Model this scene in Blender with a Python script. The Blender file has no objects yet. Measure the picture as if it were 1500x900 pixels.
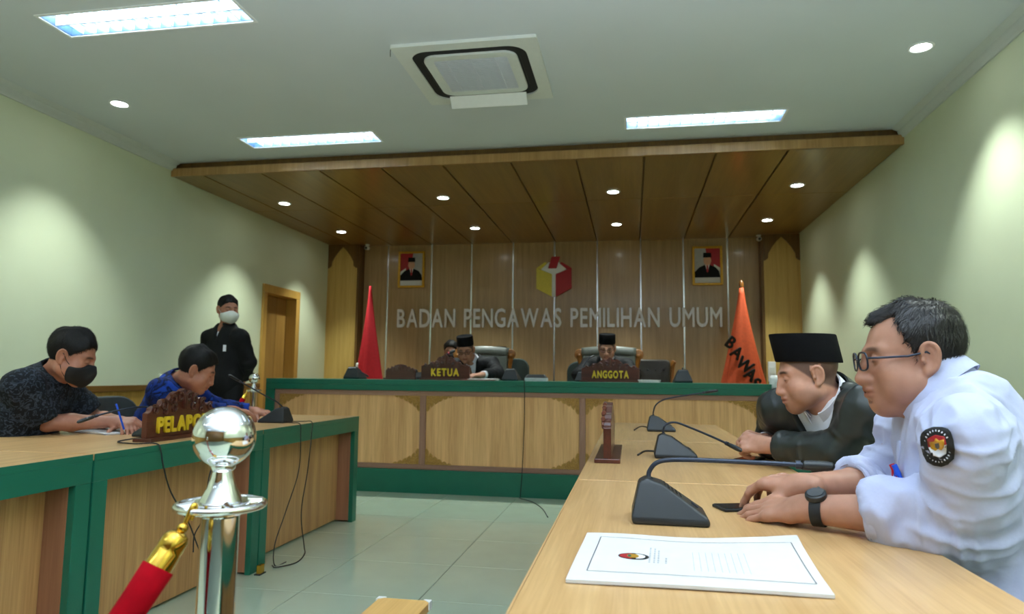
import bpy, bmesh, math, random
import numpy as np
from math import sin, cos, pi, radians
from mathutils import Vector, Matrix

random.seed(7)
rng = np.random.RandomState(5)
S = bpy.context.scene
COL = S.collection

# ------------------------------------------------------------------ camera, world, exposure
CAM_H = 1.0586
yaw, pitch, roll = 0.1744, 0.1003, 0.0107
fwd = Vector((-sin(yaw)*cos(pitch), cos(yaw)*cos(pitch), sin(pitch)))
rgt = Vector((cos(yaw), sin(yaw), 0))
upv = rgt.cross(fwd)
r2 = rgt*cos(roll) + upv*sin(roll)
u2 = upv*cos(roll) - rgt*sin(roll)
cd = bpy.data.cameras.new('camera'); cam = bpy.data.objects.new('camera', cd); COL.objects.link(cam)
cd.sensor_width = 36.0; cd.lens = 24.0; cd.clip_start = 0.05
cam.matrix_world = Matrix(((r2.x, u2.x, -fwd.x, 0), (r2.y, u2.y, -fwd.y, 0), (r2.z, u2.z, -fwd.z, CAM_H), (0, 0, 0, 1)))
cd.dof.use_dof = True; cd.dof.focus_distance = 1.9; cd.dof.aperture_fstop = 5.0
S.camera = cam
wd = bpy.data.worlds.new('world'); S.world = wd; wd.use_nodes = True
wd.node_tree.nodes['Background'].inputs[0].default_value = (0.75, 0.85, 1.0, 1)
wd.node_tree.nodes['Background'].inputs[1].default_value = 0.05
S.view_settings.view_transform = 'Standard'; S.view_settings.look = 'None'
S.view_settings.exposure = 1.30; S.view_settings.gamma = 1.0
S.view_settings.use_curve_mapping = False
S.cycles.max_bounces = 8; S.cycles.diffuse_bounces = 5; S.cycles.glossy_bounces = 4
S.cycles.sample_clamp_indirect = 6.0
S.cycles.use_denoising = True
TUBE_E = 21.0        # fluorescent tube panel emission
SPOT_W = 48.0        # downlight spot power
DISC_E = 14.0

# the photographer's flash, bounced off the ceiling (its small glint shows in the chrome ball)
fd = bpy.data.lights.new('camera_flash', 'SPOT'); fd.energy = 400; fd.spot_size = radians(168); fd.spot_blend = .7
fd.color = (.80, .90, 1.0); fd.shadow_soft_size = .035
fo_ = bpy.data.objects.new('camera_flash', fd); COL.objects.link(fo_); fo_.location = (-.02, -.06, 1.22)
fo_.rotation_euler = Vector((0, -.12, 1)).to_track_quat('-Z', 'Y').to_euler()

# ------------------------------------------------------------------ helpers
WL = {}
def wloc(o):
    return WL.get(o.name, Vector((0, 0, 0)))

def props(o, label=None, cat=None, group=None, kind=None):
    if label: o['label'] = label
    if cat: o['category'] = cat
    if group: o['group'] = group
    if kind: o['kind'] = kind
    return o

def root(name, label, cat, loc=(0, 0, 0), rz=0.0, group=None):
    o = bpy.data.objects.new(name, None); COL.objects.link(o)
    o.empty_display_size = 0.05
    o.location = loc; o.rotation_euler = (0, 0, rz); WL[o.name] = Vector(loc)
    return props(o, label, cat, group)

def link_mesh(name, me, mats, parent=None):
    o = bpy.data.objects.new(name, me); COL.objects.link(o)
    if mats is not None:
        for m in (mats if isinstance(mats, (list, tuple)) else [mats]):
            me.materials.append(m)
    if parent is not None:
        o.parent = parent; WL[o.name] = wloc(parent)
    return o

def dup(o, parent=None, loc=None, rz=None, label=None, group=None):
    c = o.copy(); COL.objects.link(c)
    if parent is not None: c.parent = parent
    if loc is not None: c.location = loc; WL[c.name] = Vector(loc)
    if rz is not None: c.rotation_euler = (0, 0, rz)
    if label: c['label'] = label
    if group: c['group'] = group
    for ch in list(o.children): dup(ch, c)
    return c

class MB:
    """collects simple solids and links them as one mesh object"""
    def __init__(s): s.v = []; s.f = []; s.m = []; s.cur = 0
    def add(s, vs, fs):
        n = len(s.v); s.v += [tuple(p) for p in vs]
        s.f += [tuple(i+n for i in f) for f in fs]; s.m += [s.cur]*len(fs); return s
    def box(s, x0, x1, y0, y1, z0, z1):
        return s.add([(x0,y0,z0),(x1,y0,z0),(x1,y1,z0),(x0,y1,z0),(x0,y0,z1),(x1,y0,z1),(x1,y1,z1),(x0,y1,z1)],
                     [(0,3,2,1),(4,5,6,7),(0,1,5,4),(1,2,6,5),(2,3,7,6),(3,0,4,7)])
    def cbox(s, c, sx, sy, sz):
        return s.box(c[0]-sx/2, c[0]+sx/2, c[1]-sy/2, c[1]+sy/2, c[2]-sz/2, c[2]+sz/2)
    def prism(s, out, a0, a1, axis='y'):
        """extrude a 2D outline along an axis; outline coords are the other two axes in order"""
        n = len(out)
        def P(u, w, a):
            return (a, u, w) if axis == 'x' else ((u, a, w) if axis == 'y' else (u, w, a))
        vs = [P(u, w, a0) for u, w in out] + [P(u, w, a1) for u, w in out]
        fs = [tuple(range(n))[::-1], tuple(range(n, 2*n))] + [(i, (i+1) % n, n+(i+1) % n, n+i) for i in range(n)]
        return s.add(vs, fs)
    def lathe(s, prof, n=24, c=(0,0,0), axis=None, caps=True):
        """prof: (r, h) pairs revolved round z (or axis vector)"""
        q = Vector((0,0,1)).rotation_difference(Vector(axis).normalized()).to_matrix() if axis is not None else Matrix.Identity(3)
        c = Vector(c); vs = []; fs = []
        for r, h in prof:
            for k in range(n):
                t = 2*pi*k/n; vs.append(c + q @ Vector((r*cos(t), r*sin(t), h)))
        for i in range(len(prof)-1):
            for k in range(n):
                a = i*n+k; b = i*n+(k+1) % n; fs.append((a, b, b+n, a+n))
        if caps and prof[0][0] > 1e-5: fs.append(tuple(range(n))[::-1])
        if caps and prof[-1][0] > 1e-5: fs.append(tuple(range((len(prof)-1)*n, len(prof)*n)))
        return s.add(vs, fs)
    def tube(s, pts, r, n=8, closed=False, flat=1.0):
        pts = [Vector(p) for p in pts]; m = len(pts)
        rs = [r]*m if not isinstance(r, (list, tuple)) else r
        vs = []; fs = []; prev = None
        for i, p in enumerate(pts):
            if closed: t = (pts[(i+1) % m]-pts[i-1])
            else: t = pts[min(i+1, m-1)]-pts[max(i-1, 0)]
            t = t.normalized() if t.length > 1e-9 else Vector((0,0,1))
            if prev is None:
                a = t.orthogonal().normalized()
                if abs(t.z) < .9: a = t.cross(Vector((0,0,1))).normalized()
            else:
                a = prev - t*prev.dot(t)
                a = a.normalized() if a.length > 1e-6 else t.orthogonal().normalized()
            prev = a; b = t.cross(a)
            for k in range(n):
                w = 2*pi*k/n; vs.append(p + a*(cos(w)*rs[i]) + b*(sin(w)*rs[i]*flat))
        for i in range(m if closed else m-1):
            j = (i+1) % m
            for k in range(n):
                k2 = (k+1) % n; fs.append((i*n+k, i*n+k2, j*n+k2, j*n+k))
        if not closed:
            fs.append(tuple(range(n))[::-1]); fs.append(tuple(range((m-1)*n, m*n)))
        return s.add(vs, fs)
    def ball(s, c, r, n=16, m=10, sc=(1,1,1)):
        vs = []; fs = []; c = Vector(c)
        for i in range(m+1):
            ph = pi*i/m
            for k in range(n):
                t = 2*pi*k/n
                vs.append(c + Vector((r*sc[0]*sin(ph)*cos(t), r*sc[1]*sin(ph)*sin(t), -r*sc[2]*cos(ph))))
        for i in range(m):
            for k in range(n):
                k2 = (k+1) % n; fs.append((i*n+k, i*n+k2, (i+1)*n+k2, (i+1)*n+k))
        return s.add(vs, fs)
    def build(s, name, mats, parent=None, world=False, smooth=False, bevel=0, kind=None, loc=None):
        off = wloc(parent) if (world and parent is not None) else (Vector(loc) if loc is not None else Vector((0,0,0)))
        me = bpy.data.meshes.new(name)
        me.from_pydata([tuple(Vector(p)-off) for p in s.v], [], s.f); me.validate()
        bm = bmesh.new(); bm.from_mesh(me); bmesh.ops.remove_doubles(bm, verts=bm.verts, dist=1e-6)
        bmesh.ops.recalc_face_normals(bm, faces=bm.faces); bm.to_mesh(me); bm.free()
        if any(s.m) and len(me.polygons) == len(s.m):
            for p, k in zip(me.polygons, s.m): p.material_index = k
        if smooth:
            for p in me.polygons: p.use_smooth = True
            if smooth == 'auto':
                try: me.set_sharp_from_angle(angle=radians(38))
                except Exception: pass
        o = link_mesh(name, me, mats, parent)
        if loc is not None and parent is None: o.location = loc; WL[o.name] = Vector(loc)
        if bevel:
            b = o.modifiers.new('bevel', 'BEVEL'); b.width = bevel; b.segments = 2; b.limit_method = 'ANGLE'; b.harden_normals = False
        if kind: o['kind'] = kind
        return o

def boxo(name, m, x0, x1, y0, y1, z0, z1, parent=None, kind=None, bevel=0, world=True):
    return MB().box(x0,x1,y0,y1,z0,z1).build(name, m, parent, world=world, kind=kind, bevel=bevel)

def bez(pts, n=8):
    """Catmull-Rom through points"""
    P = [Vector(p) for p in pts]; out = []
    Q = [P[0]*2-P[1]] + P + [P[-1]*2-P[-2]]
    for i in range(1, len(Q)-2):
        for k in range(n):
            t = k/n; a, b, c, d = Q[i-1], Q[i], Q[i+1], Q[i+2]
            out.append(0.5*((2*b) + (c-a)*t + (2*a-5*b+4*c-d)*t*t + (3*b-a-3*c+d)*t**3))
    return out + [P[-1]]

# ------------------------------------------------------------------ materials
def srgb(r, g, b):
    f = lambda c: (c/255)/12.92 if c/255 <= .04045 else (((c/255)+.055)/1.055)**2.4
    return (f(r), f(g), f(b), 1)

def newmat(name):
    m = bpy.data.materials.new(name); m.use_nodes = True
    nt = m.node_tree; return m, nt, nt.nodes['Principled BSDF']

def N(nt, t, **k):
    n = nt.nodes.new(t)
    for a, v in k.items(): setattr(n, a, v)
    return n

def plain(name, c, rough=.5, metal=0.0, var=.06, scale=30, bump=0.0, spec=.5, coat=0, emis=None, es=0, sss=0):
    m, nt, b = newmat(name)
    b.inputs['Roughness'].default_value = rough; b.inputs['Metallic'].default_value = metal
    b.inputs['Specular IOR Level'].default_value = spec
    if coat: b.inputs['Coat Weight'].default_value = coat; b.inputs['Coat Roughness'].default_value = .1
    tc = N(nt, 'ShaderNodeTexCoord'); nz = N(nt, 'ShaderNodeTexNoise'); nz.inputs['Scale'].default_value = scale
    nz.inputs['Detail'].default_value = 4
    nt.links.new(tc.outputs['Object'], nz.inputs['Vector'])
    rp = N(nt, 'ShaderNodeValToRGB')
    rp.color_ramp.elements[0].position = .3; rp.color_ramp.elements[1].position = .7
    rp.color_ramp.elements[0].color = (*[x*(1-var) for x in c[:3]], 1)
    rp.color_ramp.elements[1].color = (*[min(1, x*(1+var)) for x in c[:3]], 1)
    nt.links.new(nz.outputs['Fac'], rp.inputs['Fac']); nt.links.new(rp.outputs['Color'], b.inputs['Base Color'])
    if bump:
        bp = N(nt, 'ShaderNodeBump'); bp.inputs['Strength'].default_value = bump; bp.inputs['Distance'].default_value = .002
        nt.links.new(nz.outputs['Fac'], bp.inputs['Height']); nt.links.new(bp.outputs['Normal'], b.inputs['Normal'])
    if emis: b.inputs['Emission Color'].default_value = emis; b.inputs['Emission Strength'].default_value = es
    if sss:
        b.inputs['Subsurface Weight'].default_value = sss; b.inputs['Subsurface Radius'].default_value = (.012, .005, .003)
    return m

def wood(name, c0, c1, axis='z', scale=16, rough=.35, c2=None, jitter=.12, coat=0.0):
    """laminate: long bands along the grain plus a fine figure; every piece gets its own tone"""
    m, nt, b = newmat(name); b.inputs['Roughness'].default_value = rough
    if coat: b.inputs['Coat Weight'].default_value = coat; b.inputs['Coat Roughness'].default_value = .12
    tc = N(nt, 'ShaderNodeTexCoord'); mp = N(nt, 'ShaderNodeMapping'); oi = N(nt, 'ShaderNodeObjectInfo')
    sc = {'x': (.035, 1, 1), 'y': (1, .035, 1), 'z': (1, 1, .035)}[axis]
    mp.inputs['Scale'].default_value = [v*scale for v in sc]
    cb = N(nt, 'ShaderNodeCombineXYZ'); ml = N(nt, 'ShaderNodeMath', operation='MULTIPLY'); ml.inputs[1].default_value = 37.0
    nt.links.new(oi.outputs['Random'], ml.inputs[0])
    for k in 'XYZ': nt.links.new(ml.outputs[0], cb.inputs[k])
    nt.links.new(cb.outputs[0], mp.inputs['Location'])
    nt.links.new(tc.outputs['Object'], mp.inputs['Vector'])
    n1 = N(nt, 'ShaderNodeTexNoise'); n1.inputs['Scale'].default_value = 1.0; n1.inputs['Detail'].default_value = 3; n1.inputs['Distortion'].default_value = .25
    n2 = N(nt, 'ShaderNodeTexNoise'); n2.inputs['Scale'].default_value = 5.5; n2.inputs['Detail'].default_value = 5; n2.inputs['Distortion'].default_value = .5
    nt.links.new(mp.outputs[0], n1.inputs['Vector']); nt.links.new(mp.outputs[0], n2.inputs['Vector'])
    mx = N(nt, 'ShaderNodeMath', operation='MULTIPLY_ADD'); mx.inputs[1].default_value = .45
    m3 = N(nt, 'ShaderNodeMath', operation='MULTIPLY'); m3.inputs[1].default_value = .55
    nt.links.new(n1.outputs['Fac'], m3.inputs[0]); nt.links.new(n2.outputs['Fac'], mx.inputs[0]); nt.links.new(m3.outputs[0], mx.inputs[2])
    rp = N(nt, 'ShaderNodeValToRGB'); e = rp.color_ramp.elements
    e[0].position = .34; e[0].color = c0; e[1].position = .66; e[1].color = c1
    if c2: k = e.new(.5); k.color = c2
    nt.links.new(mx.outputs[0], rp.inputs['Fac'])
    hv = N(nt, 'ShaderNodeHueSaturation'); mr = N(nt, 'ShaderNodeMapRange')
    mr.inputs['To Min'].default_value = 1-jitter; mr.inputs['To Max'].default_value = 1+jitter
    nt.links.new(oi.outputs['Random'], mr.inputs['Value']); nt.links.new(mr.outputs[0], hv.inputs['Value'])
    nt.links.new(rp.outputs['Color'], hv.inputs['Color']); nt.links.new(hv.outputs['Color'], b.inputs['Base Color'])
    bp = N(nt, 'ShaderNodeBump'); bp.inputs['Strength'].default_value = .06; bp.inputs['Distance'].default_value = .001
    nt.links.new(n2.outputs['Fac'], bp.inputs['Height']); nt.links.new(bp.outputs['Normal'], b.inputs['Normal'])
    return m

def emit(name, c, s):
    m, nt, b = newmat(name)
    b.inputs['Base Color'].default_value = (.8, .8, .8, 1)
    b.inputs['Emission Color'].default_value = c; b.inputs['Emission Strength'].default_value = s
    return m

def pattern(name, base, fig, scale, thr, rough=.8, fig2=None, dist=1.0):
    """printed cloth: noise blots and veins over a ground colour"""
    m, nt, b = newmat(name); b.inputs['Roughness'].default_value = rough; b.inputs['Specular IOR Level'].default_value = .2
    tc = N(nt, 'ShaderNodeTexCoord'); nz = N(nt, 'ShaderNodeTexNoise'); nz.inputs['Scale'].default_value = scale
    nz.inputs['Detail'].default_value = 3; nz.inputs['Distortion'].default_value = dist
    nt.links.new(tc.outputs['Object'], nz.inputs['Vector'])
    rp = N(nt, 'ShaderNodeValToRGB'); e = rp.color_ramp.elements
    e[0].position = thr-.04; e[0].color = base; e[1].position = thr+.04; e[1].color = fig
    if fig2: k = e.new(min(.98, thr+.12)); k.color = fig2
    nt.links.new(nz.outputs['Fac'], rp.inputs['Fac']); nt.links.new(rp.outputs['Color'], b.inputs['Base Color'])
    n2 = N(nt, 'ShaderNodeTexNoise'); n2.inputs['Scale'].default_value = 400
    nt.links.new(tc.outputs['Object'], n2.inputs['Vector'])
    bp = N(nt, 'ShaderNodeBump'); bp.inputs['Strength'].default_value = .15; bp.inputs['Distance'].default_value = .001
    nt.links.new(n2.outputs['Fac'], bp.inputs['Height']); nt.links.new(bp.outputs['Normal'], b.inputs['Normal'])
    return m

M = {}
M['wall'] = plain('wall_paint', srgb(204, 211, 182), .55, var=.02, scale=3)
M['ceil'] = plain('ceiling_paint', srgb(198, 204, 208), .8, var=.015, scale=2)
M['cornice'] = plain('cornice_paint', srgb(190, 196, 192), .6, var=.02)
M['tile'] = plain('floor_tile', srgb(182, 194, 172), .16, var=.03, scale=5, coat=.3)
M['grout'] = plain('floor_grout', srgb(95, 108, 95), .8)
M['top'] = wood('table_top_wood', srgb(188, 144, 92), srgb(216, 176, 124), 'y', 26, .32, coat=.15, jitter=.03)
M['front'] = wood('panel_wood', srgb(166, 117, 70), srgb(208, 160, 104), 'z', 20, .4, jitter=.04)
M['benchp'] = wood('bench_panel_wood', srgb(198, 144, 90), srgb(236, 186, 128), 'z', 20, .4, jitter=.04)
M['mauve'] = wood('mauve_frame_wood', srgb(136, 96, 78), srgb(166, 124, 104), 'z', 30, .45)
M['mauvex'] = wood('mauve_rail_wood', srgb(136, 96, 78), srgb(166, 124, 104), 'x', 30, .45)
M['return'] = wood('brown_return_wood', srgb(140, 92, 66), srgb(164, 112, 82), 'z', 24, .45)
M['green'] = plain('green_laminate', srgb(22, 102, 80), .35, var=.05, scale=8)
M['backp'] = wood('back_wall_wood', srgb(150, 120, 80), srgb(180, 148, 104), 'z', 24, .3, jitter=.05, coat=.2)
M['canopy'] = wood('canopy_wood', srgb(112, 82, 34), srgb(138, 104, 48), 'y', 20, .28, jitter=.06, coat=.2)
M['fascia'] = wood('fascia_wood', srgb(160, 120, 70), srgb(190, 150, 98), 'z', 12, .4, jitter=.02)
M['colw'] = wood('column_wood', srgb(184, 150, 76), srgb(208, 174, 100), 'z', 22, .4, jitter=.03)
M['cold'] = wood('column_dark_wood', srgb(92, 64, 26), srgb(116, 84, 38), 'z', 24, .4, jitter=.05)
M['wain'] = wood('wainscot_wood', srgb(138, 104, 44), srgb(172, 134, 66), 'z', 20, .4)
M['rail'] = wood('rail_wood', srgb(92, 62, 26), srgb(116, 82, 36), 'y', 20, .4)
M['doorw'] = wood('door_wood', srgb(140, 104, 50), srgb(160, 122, 62), 'z', 20, .4)
M['frame'] = wood('door_frame_wood', srgb(172, 132, 62), srgb(192, 150, 76), 'z', 20, .4)
M['steel'] = plain('brushed_steel', (.62, .62, .64, 1), .22, 1.0, var=.05)
M['letter'] = plain('letter_steel', (.80, .77, .78, 1), .4, .12, var=.04)
M['chrome'] = plain('chrome', (.86, .86, .87, 1), .05, 1.0, var=.01)
M['chrome2'] = plain('satin_chrome', (.74, .74, .77, 1), .09, 1.0, var=.02)
M['brass'] = plain('brass', srgb(212, 170, 70), .14, 1.0, var=.04)
M['gold'] = plain('carved_gold', srgb(178, 134, 66), .45, .25, var=.3, scale=120, bump=.5)
M['goldf'] = plain('gold_frame', srgb(200, 150, 40), .35, .4, var=.12)
M['velvet'] = plain('red_velvet', srgb(150, 4, 20), .9, var=.12, scale=60, bump=.2, spec=.08)
M['black'] = plain('black_plastic', srgb(34, 38, 42), .38, var=.08)
M['blackm'] = plain('matte_black', srgb(18, 18, 20), .7, var=.1)
M['cable'] = plain('cable_rubber', srgb(28, 28, 30), .5)
M['greyneck'] = plain('gooseneck_grey', srgb(52, 58, 72), .32, .5)
M['ledred'] = plain('ring_red', srgb(200, 60, 70), .4)
M['plate'] = wood('nameplate_wood', srgb(62, 26, 18), srgb(92, 42, 30), 'x', 20, .3, coat=.3)
M['platel'] = wood('nameplate_edge_wood', srgb(104, 58, 48), srgb(130, 78, 64), 'x', 20, .35)
M['yellow'] = plain('yellow_letters', srgb(226, 190, 40), .4, emis=None)
M['paper'] = plain('paper', srgb(214, 211, 211), .7, var=.015)
M['ink'] = plain('paper_ink', srgb(90, 88, 92), .8)
M['inkl'] = plain('paper_ink_light', srgb(178, 178, 182), .8)
M['white'] = plain('white_plastic', srgb(226, 228, 228), .4, var=.02)
M['acw'] = plain('ac_plastic', srgb(208, 212, 208), .45, var=.02)
M['acg'] = plain('ac_grille', srgb(196, 200, 206), .5, var=.02)
M['red'] = plain('red_paint', srgb(168, 22, 34), .45, var=.05)
M['yel'] = plain('yellow_paint', srgb(214, 196, 70), .45, var=.05)
M['flagred'] = plain('flag_red', srgb(190, 20, 36), .75, var=.08)
M['flagwhite'] = plain('flag_white', srgb(220, 220, 215), .75, var=.04)
M['flagor'] = plain('flag_orange', srgb(208, 84, 42), .7, var=.08)
M['chairg'] = plain('chair_fabric', srgb(48, 62, 60), .75, var=.1, scale=200, bump=.2)
M['chairp'] = plain('chair_plastic', srgb(62, 68, 70), .45)
M['leather'] = plain('grey_leather', srgb(88, 92, 86), .4, var=.1, bump=.2)
M['tuft'] = plain('brown_leather', srgb(54, 46, 38), .38, var=.12, bump=.3)
M['chairw'] = wood('chair_wood', srgb(110, 66, 24), srgb(160, 104, 44), 'z', 20, .3, coat=.3)
M['skin'] = None
M['tubelit'] = emit('lit_fluorescent_panel', (.80, .93, 1.0, 1), TUBE_E)
M['disc'] = emit('lit_downlight_disc', (.93, 1.0, .97, 1), DISC_E)
M['louvre'] = plain('louvre_white', srgb(214, 226, 236), .4, var=.02)
M['reflector'] = plain('reflector_blue_grey', srgb(66, 96, 128), .3, var=.05)
M['songkok'] = plain('black_velvet_cap', srgb(12, 12, 15), .9, var=.15, scale=90, bump=.2, spec=.15)
M['suit'] = plain('black_suit_cloth', srgb(16, 17, 21), .75, var=.12, scale=80, spec=.25)
M['jacket'] = plain('black_leather_jacket', srgb(38, 43, 43), .36, var=.15, scale=14, bump=.25)
M['shirtw'] = plain('white_shirt_cloth', srgb(184, 189, 220), .8, var=.02, scale=200, bump=.1)
M['shirtp'] = plain('plain_white_cloth', srgb(226, 228, 240), .8, var=.02)
M['batik'] = pattern('charcoal_batik', srgb(20, 23, 30), srgb(58, 68, 82), 34, .54, fig2=srgb(34, 40, 50), dist=2.0)
M['bluebatik'] = pattern('blue_batik', srgb(16, 42, 112), srgb(8, 12, 26), 11, .50, fig2=srgb(24, 60, 150), dist=1.4)
M['trouser'] = plain('dark_trousers', srgb(22, 23, 28), .8, var=.1)
M['shoe'] = plain('black_shoe', srgb(14, 14, 15), .35)
M['hair'] = plain('black_hair', srgb(16, 14, 14), .62, var=.4, scale=160, bump=.6, spec=.3)
M['hairg'] = plain('greying_hair', srgb(30, 26, 27), .48, var=.45, scale=90, bump=.5)
M['maskb'] = plain('black_mask_cloth', srgb(14, 14, 18), .8, var=.1)
M['maskw'] = plain('white_mask_cloth', srgb(222, 226, 222), .8, var=.03)
M['eye'] = plain('eye_white', srgb(220, 214, 206), .2, var=.02)
M['iris'] = plain('dark_iris', srgb(26, 16, 12), .12)
M['lens'] = None
M['bluep'] = plain('blue_plastic', srgb(30, 90, 220), .35)
M['redp'] = plain('red_plastic', srgb(214, 30, 50), .35)
M['phone'] = plain('phone_glass', srgb(16, 28, 32), .18, spec=.35)
M['boxw'] = wood('box_wood', srgb(198, 150, 84), srgb(222, 176, 108), 'y', 18, .4)

def glassmat():
    m, nt, b = newmat('spectacle_lens')
    b.inputs['Base Color'].default_value = (.82, .80, .78, 1); b.inputs['Roughness'].default_value = .02
    b.inputs['Transmission Weight'].default_value = 1.0; b.inputs['IOR'].default_value = 1.05
    return m
M['lens'] = glassmat()

def skinmat(name, c):
    m, nt, b = newmat(name)
    b.inputs['Roughness'].default_value = .48; b.inputs['Specular IOR Level'].default_value = .4
    b.inputs['Subsurface Weight'].default_value = .12; b.inputs['Subsurface Radius'].default_value = (.012, .005, .003)
    b.inputs['Subsurface Scale'].default_value = .6
    at = N(nt, 'ShaderNodeAttribute'); at.attribute_name = 'tint'
    tc = N(nt, 'ShaderNodeTexCoord'); nz = N(nt, 'ShaderNodeTexNoise'); nz.inputs['Scale'].default_value = 38; nz.inputs['Detail'].default_value = 5
    nt.links.new(tc.outputs['Object'], nz.inputs['Vector'])
    rp = N(nt, 'ShaderNodeValToRGB'); rp.color_ramp.elements[0].position = .3; rp.color_ramp.elements[1].position = .7
    rp.color_ramp.elements[0].color = (c[0]*.9, c[1]*.86, c[2]*.84, 1); rp.color_ramp.elements[1].color = (min(1, c[0]*1.06), c[1]*1.05, c[2]*1.05, 1)
    nt.links.new(nz.outputs['Fac'], rp.inputs['Fac'])
    mx = N(nt, 'ShaderNodeMix', data_type='RGBA', blend_type='MULTIPLY'); mx.inputs[0].default_value = 1
    nt.links.new(rp.outputs['Color'], mx.inputs[6]); nt.links.new(at.outputs['Color'], mx.inputs[7])
    nt.links.new(mx.outputs[2], b.inputs['Base Color'])
    bp = N(nt, 'ShaderNodeBump'); bp.inputs['Strength'].default_value = .08; bp.inputs['Distance'].default_value = .001
    n2 = N(nt, 'ShaderNodeTexNoise'); n2.inputs['Scale'].default_value = 500
    nt.links.new(tc.outputs['Object'], n2.inputs['Vector'])
    nt.links.new(n2.outputs['Fac'], bp.inputs['Height']); nt.links.new(bp.outputs['Normal'], b.inputs['Normal'])
    return m
M['skin'] = skinmat('tan_skin', srgb(178, 130, 108))
M['skin2'] = skinmat('brown_skin', srgb(172, 118, 96))
M['skin3'] = skinmat('light_tan_skin', srgb(194, 144, 122))

# ------------------------------------------------------------------ lettering
def glyph(ch, h, depth, bold=0.0, xs=1.0):
    cu = bpy.data.curves.new('glyph', 'FONT'); cu.body = ch; cu.size = h/0.70; cu.extrude = depth/2
    cu.resolution_u = 3
    ob = bpy.data.objects.new('glyph', cu); COL.objects.link(ob)
    bpy.context.view_layer.update()
    me = bpy.data.meshes.new_from_object(ob.evaluated_get(bpy.context.evaluated_depsgraph_get()))
    bpy.data.objects.remove(ob); bpy.data.curves.remove(cu)
    co = np.empty(len(me.vertices)*3); me.vertices.foreach_get('co', co); co = co.reshape(-1, 3)
    co[:, 0] *= xs
    if bold:
        me.vertices.foreach_set('co', co.ravel()); bm = bmesh.new(); bm.from_mesh(me)
        g0 = bm.verts[:]+bm.edges[:]+bm.faces[:]
        for dx, dy in ((bold, 0), (-bold, 0), (0, bold), (0, -bold)):
            r = bmesh.ops.duplicate(bm, geom=g0)
            bmesh.ops.translate(bm, verts=[e for e in r['geom'] if isinstance(e, bmesh.types.BMVert)], vec=(dx, dy, .0008 if dx > 0 else (.0016 if dx < 0 else (.0024 if dy > 0 else .0032))))
        bm.to_mesh(me); bm.free(); co = np.empty(len(me.vertices)*3); me.vertices.foreach_get('co', co); co = co.reshape(-1, 3)
    x0 = co[:, 0].min(); x1 = co[:, 0].max(); co[:, 0] -= x0
    me.vertices.foreach_set('co', co.ravel()); me.update()
    return me, x1-x0
_G = {}
def letters(text, parent, m, width, h, depth, origin, ux, uz, gap=.18, space=.55, bold=0.0, name='letter'):
    """raised letters, one object each, along ux with up uz, fitted to width"""
    ux = Vector(ux); uz = Vector(uz); un = ux.cross(uz)
    rows = []; x = 0
    for ch in text:
        if ch == ' ': x += h*space; continue
        key = (ch, h, depth, bold)
        if key not in _G: _G[key] = glyph(ch, h, depth, bold)
        me, w = _G[key]; rows.append((me, x)); x += w + h*gap
    tot = x-h*gap; k = width/tot
    for me, px in rows:
        if not me.materials: me.materials.append(m)
        o = bpy.data.objects.new(name, me); COL.objects.link(o); o.parent = parent
        p = Vector(origin) + ux*(px*k)
        o.matrix_local = Matrix(((ux.x*k, uz.x, un.x, p.x), (ux.y*k, uz.y, un.y, p.y), (ux.z*k, uz.z, un.z, p.z), (0,0,0,1)))
# ------------------------------------------------------------------ the room
XL, XR, YB, YF, H = -4.112, 2.03, 8.884, -3.6, 2.959
ZW = 2.827           # underside of the wooden canopy
YW = 5.42            # its front edge
RAILZ = .928

def struct(o): o['kind'] = 'structure'; return o

fl = struct(boxo('floor', M['grout'], XL-.2, XR+.2, YF-.2, YB+.2, -.12, -.004))
tm = MB().box(-.2978, .2978, -.2978, .2978, -.01, 0).build('tile', M['tile'], fl, bevel=.0015)
first = True
for i in range(-5, 6):
    for j in range(-8, 10):
        x = -1.0 + .6*i - .3; y = 3.82 + .6*j - .3
        if x < XL-.25 or x > XR+.25 or y > YB+.2 or y < -1: continue
        if first: t = tm; first = False
        else: t = tm.copy(); COL.objects.link(t)
        t.location = (x, y, 0)

# light fittings cut into the ceiling
TX = [(-3.135, -2.005), (-.03, 1.09)]
TY = [(3.005, 3.225), (4.93, 5.15), (1.08, 1.30), (-.85, -.63), (-2.78, -2.56)]
def holed_slab(name, m, x0, x1, y0, y1, z0, z1, holes, parent=None):
    xs = sorted({x0, x1, *[h[0] for h in holes], *[h[1] for h in holes]}); ys = sorted({y0, y1, *[h[2] for h in holes], *[h[3] for h in holes]})
    b = MB(); inh = lambda x, y: any(h[0] < x < h[1] and h[2] < y < h[3] for h in holes)
    nx, ny = len(xs)-1, len(ys)-1
    solid = [[not inh((xs[i]+xs[i+1])/2, (ys[j]+ys[j+1])/2) for j in range(ny)] for i in range(nx)]
    for i in range(nx):
        for j in range(ny):
            if not solid[i][j]: continue
            a, c, d, e = xs[i], xs[i+1], ys[j], ys[j+1]
            b.add([(a,d,z0),(c,d,z0),(c,e,z0),(a,e,z0)], [(0,3,2,1)]); b.add([(a,d,z1),(c,d,z1),(c,e,z1),(a,e,z1)], [(0,1,2,3)])
            for di, dj, q in ((-1,0,[(a,d),(a,e)]), (1,0,[(c,d),(c,e)]), (0,-1,[(a,d),(c,d)]), (0,1,[(a,e),(c,e)])):
                ii, jj = i+di, j+dj
                if not (0 <= ii < nx and 0 <= jj < ny and solid[ii][jj]):
                    (p0, p1), (p2, p3) = q
                    b.add([(p0,p1,z0),(p2,p3,z0),(p2,p3,z1),(p0,p1,z1)], [(0,1,2,3)])
    return b.build(name, m, parent, world=True)
struct(holed_slab('ceiling', M['ceil'], XL-.2, XR+.2, YF-.2, YB+.2, H, H+.14, [(a, b, c, d) for a, b in TX for c, d in TY]))

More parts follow.
